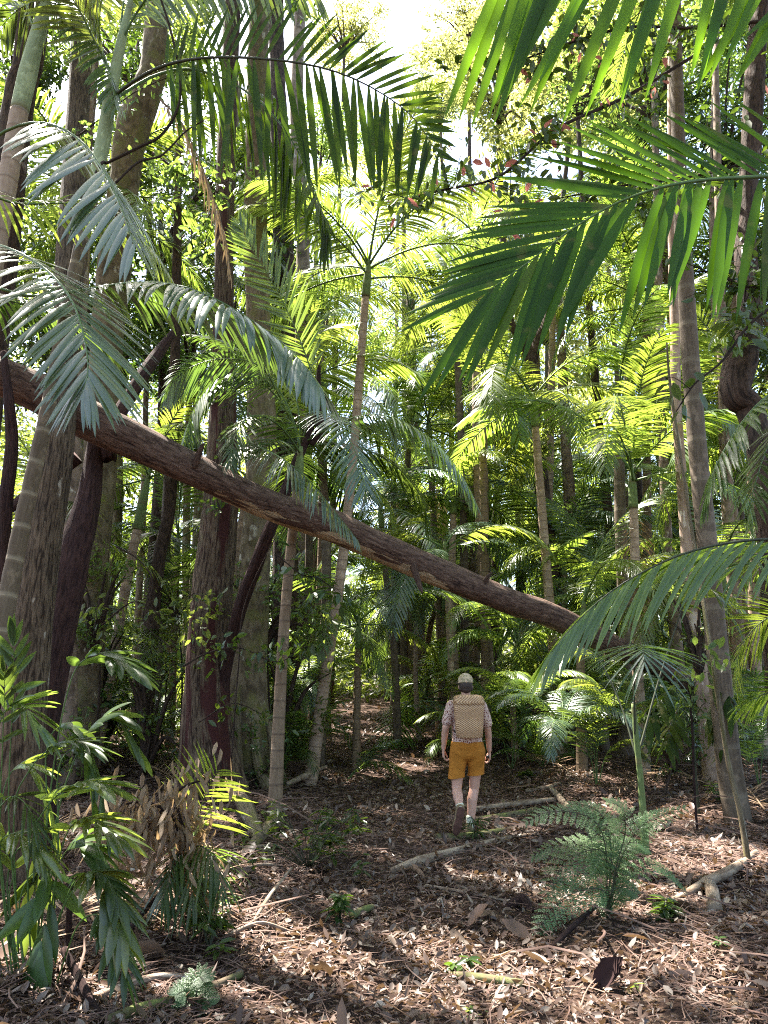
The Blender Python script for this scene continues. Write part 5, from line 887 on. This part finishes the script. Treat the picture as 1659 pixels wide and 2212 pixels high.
piece('sock', [((-.126, -.215, .365), .045, la, .042)], .006, sock, PT, 2); piece('sock', [((.010, .005, .19), .046, ra_, .043)], .006, sock, PT, 2, cut=[((0, 0, .225), (0, 0, 1))])
# raised left boot, toe down with its sole to the back; right boot flat
fl = np.array(la); toe = fl+[-.055, -.055, -.235]; b1 = piece('boot', [(fl+[0, .01, -.0], .050, fl+[-.012, -.02, -.07], .052), (fl+[-.005, -.005, -.03], .048, toe+[.01, .02, .05], .046), (toe+[.01, .02, .06], .048, toe+[0, .02, 0], .036, (1.1, .8))], .006, shoe, PT, 3)
s1 = piece('sole', [(fl+[.002, -.056, -.005], .034, fl+[-.010, -.066, -.06], .036, (1.25, .5)), (fl+[-.010, -.066, -.06], .032, toe+[.015, -.012, .06], .042, (1.1, .45)), (toe+[.015, -.012, .06], .044, toe+[0, -.004, .0], .036, (1.1, .45))], .005, sole, PT, 2); s1.parent = b1
b2 = piece('boot', [((.005, 0, .115), .046, (.006, .0, .06), .050), ((.006, 0, .055), .047, (.03, .15, .045), .042), ((.025, .12, .045), .045, (.032, .19, .042), .036)], .006, shoe, PT, 3, cut=[((0, 0, .018), (0, 0, -1))])
s2 = piece('sole', [((.005, -.01, .017), .045, (.02, .09, .017), .038, (1.0, .42)), ((.02, .09, .017), .038, (.033, .19, .017), .040, (1.0, .42))], .005, sole, PT, 2); s2.parent = b2
# wicker basket carried on the back
m, nt, b = newmat('woven wicker'); tc = N_(nt, 'ShaderNodeTexCoord'); sx = N_(nt, 'ShaderNodeSeparateXYZ'); nt.links.new(tc.outputs['Object'], sx.inputs[0])
xx = math_(nt, 'MULTIPLY', math_(nt, 'ADD', sx.outputs[0], math_(nt, 'MULTIPLY', sx.outputs[1], 1.0)), 2*math.pi/.034); row = math_(nt, 'FLOOR', math_(nt, 'DIVIDE', sx.outputs[2], .0115))
ph = math_(nt, 'MULTIPLY', row, math.pi); wv = math_(nt, 'MULTIPLY_ADD', math_(nt, 'SINE', math_(nt, 'ADD', xx, ph)), .5, .5); rf_ = math_(nt, 'ABSOLUTE', math_(nt, 'SINE', math_(nt, 'MULTIPLY', sx.outputs[2], math.pi/.0115)))
hh = math_(nt, 'MULTIPLY', wv, rf_); nt.links.new(ramp(nt, [(.08, (0.26, 0.13, 0.06)), (.4, (0.56, 0.35, 0.19)), (.9, (0.78, 0.55, 0.33))], hh).outputs[0], b.inputs['Base Color']); b.inputs['Roughness'].default_value = .6; bump(nt, b, hh, .004); wick = m
BP = thing('wicker_backpack', 'woven wicker basket backpack with a lid, worn on the hiker\'s back', 'backpack', (HX, HY, HZ))
def rbox(zs, name, mat, parent, nseg=40):
    """rounded-rectangle loft: list of (z, half width, half depth, corner, y centre, x centre)"""
    mb = MB(); th = np.linspace(0, 2*math.pi, nseg, endpoint=False); rows = []
    for z, hw, hd, n_, yc, xc in zs:
        c, s_ = np.cos(th), np.sin(th); rows.append(np.stack([xc+hw*np.sign(c)*np.abs(c)**(2/n_), yc+hd*np.sign(s_)*np.abs(s_)**(2/n_), np.full(nseg, z)], 1))
    V = np.concatenate(rows); m = len(zs); i = np.arange(m-1)[:, None]*nseg; j = np.arange(nseg)[None]; j2 = (j+1) % nseg
    mb.add(V, np.stack([i+j, i+j2, i+nseg+j2, i+nseg+j], -1).reshape(-1, 4)); k = mb.n
    mb.add(np.array([rows[0].mean(0), rows[-1].mean(0)]), np.concatenate([np.stack([np.full(nseg, 0), np.arange(nseg)*0-k+(np.arange(nseg)+1) % nseg, np.arange(nseg)-k], 1), np.stack([np.full(nseg, 1), np.arange(nseg)-k+(m-1)*nseg, (np.arange(nseg)+1) % nseg-k+(m-1)*nseg], 1)]))
    o = mb.build(name, mat); o.parent = parent; return o
yb = -.245
rbox([(1.085, .120, .075, 4, yb, .0), (1.09, .140, .09, 4, yb, 0), (1.10, .147, .095, 5, yb, 0), (1.25, .158, .10, 6, yb, 0), (1.40, .168, .105, 6, yb, 0), (1.46, .172, .108, 6, yb, 0)], 'basket', wick, BP)
rbox([(1.462, .176, .112, 6, yb, 0), (1.478, .178, .114, 6, yb, 0), (1.50, .172, .108, 6, yb, 0), (1.535, .165, .10, 5, yb, 0), (1.555, .145, .085, 4, yb, 0), (1.562, .10, .05, 3, yb, 0)], 'lid', wick, BP)
def ringt(z, hw, hd, rad, name):
    th = np.linspace(0, 2*math.pi, 60); c, s_ = np.cos(th), np.sin(th); q = np.stack([hw*np.sign(c)*np.abs(c)**(1/3), yb+hd*np.sign(s_)*np.abs(s_)**(1/3), np.full(60, z)], 1)
    o = MB().tube(q.tolist(), [rad], 6, n=120, cap=False).build(name, wick); o.parent = BP
ringt(1.462, .176, .112, .007, 'rim'); ringt(1.478, .180, .116, .006, 'lid_rim')
o = MB().tube([(.0, yb-.114, 1.475), (.002, yb-.125, 1.46), (-.004, yb-.118, 1.44)], [.006, .008, .005], 6).build('clasp', wick); o.parent = BP
for sx_ in (-1, 1):
    o = MB().tube([(sx_*.10, -.14, 1.47), (sx_*.12, -.05, 1.525), (sx_*.12, .06, 1.50), (sx_*.12, .125, 1.40), (sx_*.14, .10, 1.25), (sx_*.15, -.05, 1.15), (sx_*.12, -.15, 1.14)], [.012], 6, n=40).build('strap', M['bark_red']); o.parent = BP
t = thing('hand_camera', 'small dark object held in the hiker\'s right hand', 'held object', (HX, HY, HZ)); me = cap_mesh([((rw[0]-.018, rw[1]-.005, .855), .022, (rw[0]-.018, rw[1]+.03, .845), .022)], .004, 2); me.materials.append(plain('black plastic', (0.015, 0.014, 0.014), .4)); o = bpy.data.objects.new('case', me); COL.objects.link(o); o.parent = t

# ---------------------------------------------------------------- openings in the roof: leave out fronds and shrubs that would stand in the way of the sun there
bpy.context.view_layer.update()
for q, rq in LITS:
    for k in range(8):
        o0 = Vector(q)+Vector((rq*.35*math.cos(k*2.4)*math.sqrt(k/8), rq*.35*math.sin(k*2.4)*math.sqrt(k/8), .15))
        for _ in range(30):
            hit, loc, no, ix, ob, mx = SC.ray_cast(bpy.context.evaluated_depsgraph_get(), o0, sdir)
            if not hit: break
            o0 = loc+sdir*.02; nm = ob.name.split('.')[0]
            if nm == 'frond' and ob.data.users > 1 or nm in ('foliage', 'crown'): DROP[ob.name] = DROP.get(ob.name, 0)+1
import bmesh
for n_, c_ in DROP.items():
    ob = bpy.data.objects[n_]
    if ob.name.startswith('frond') and c_ >= 2: bpy.data.objects.remove(ob)
    elif ob.name.startswith('foliage') and c_ >= 2:
        for q in list(ob.parent.children)+[ob.parent]: bpy.data.objects.remove(q)
    elif ob.name.startswith('crown') and c_ >= 3:
        ob.data = ob.data.copy(); me = ob.data; nf = len(me.polygons); ce = np.zeros(nf*3); me.polygons.foreach_get('center', ce); ce = ce.reshape(-1, 3)
        W = np.array(ob.matrix_world); ce = ce@W[:3, :3].T+W[:3, 3]; bad = np.zeros(nf, bool)
        for q, rq in LITS: bad |= np.linalg.norm(np.cross(ce-q, SD), axis=1) < rq*.75
        bm = bmesh.new(); bm.from_mesh(me); bm.faces.ensure_lookup_table()
        bmesh.ops.delete(bm, geom=[bm.faces[k] for k in np.nonzero(bad)[0]], context='FACES'); bm.to_mesh(me); bm.free()
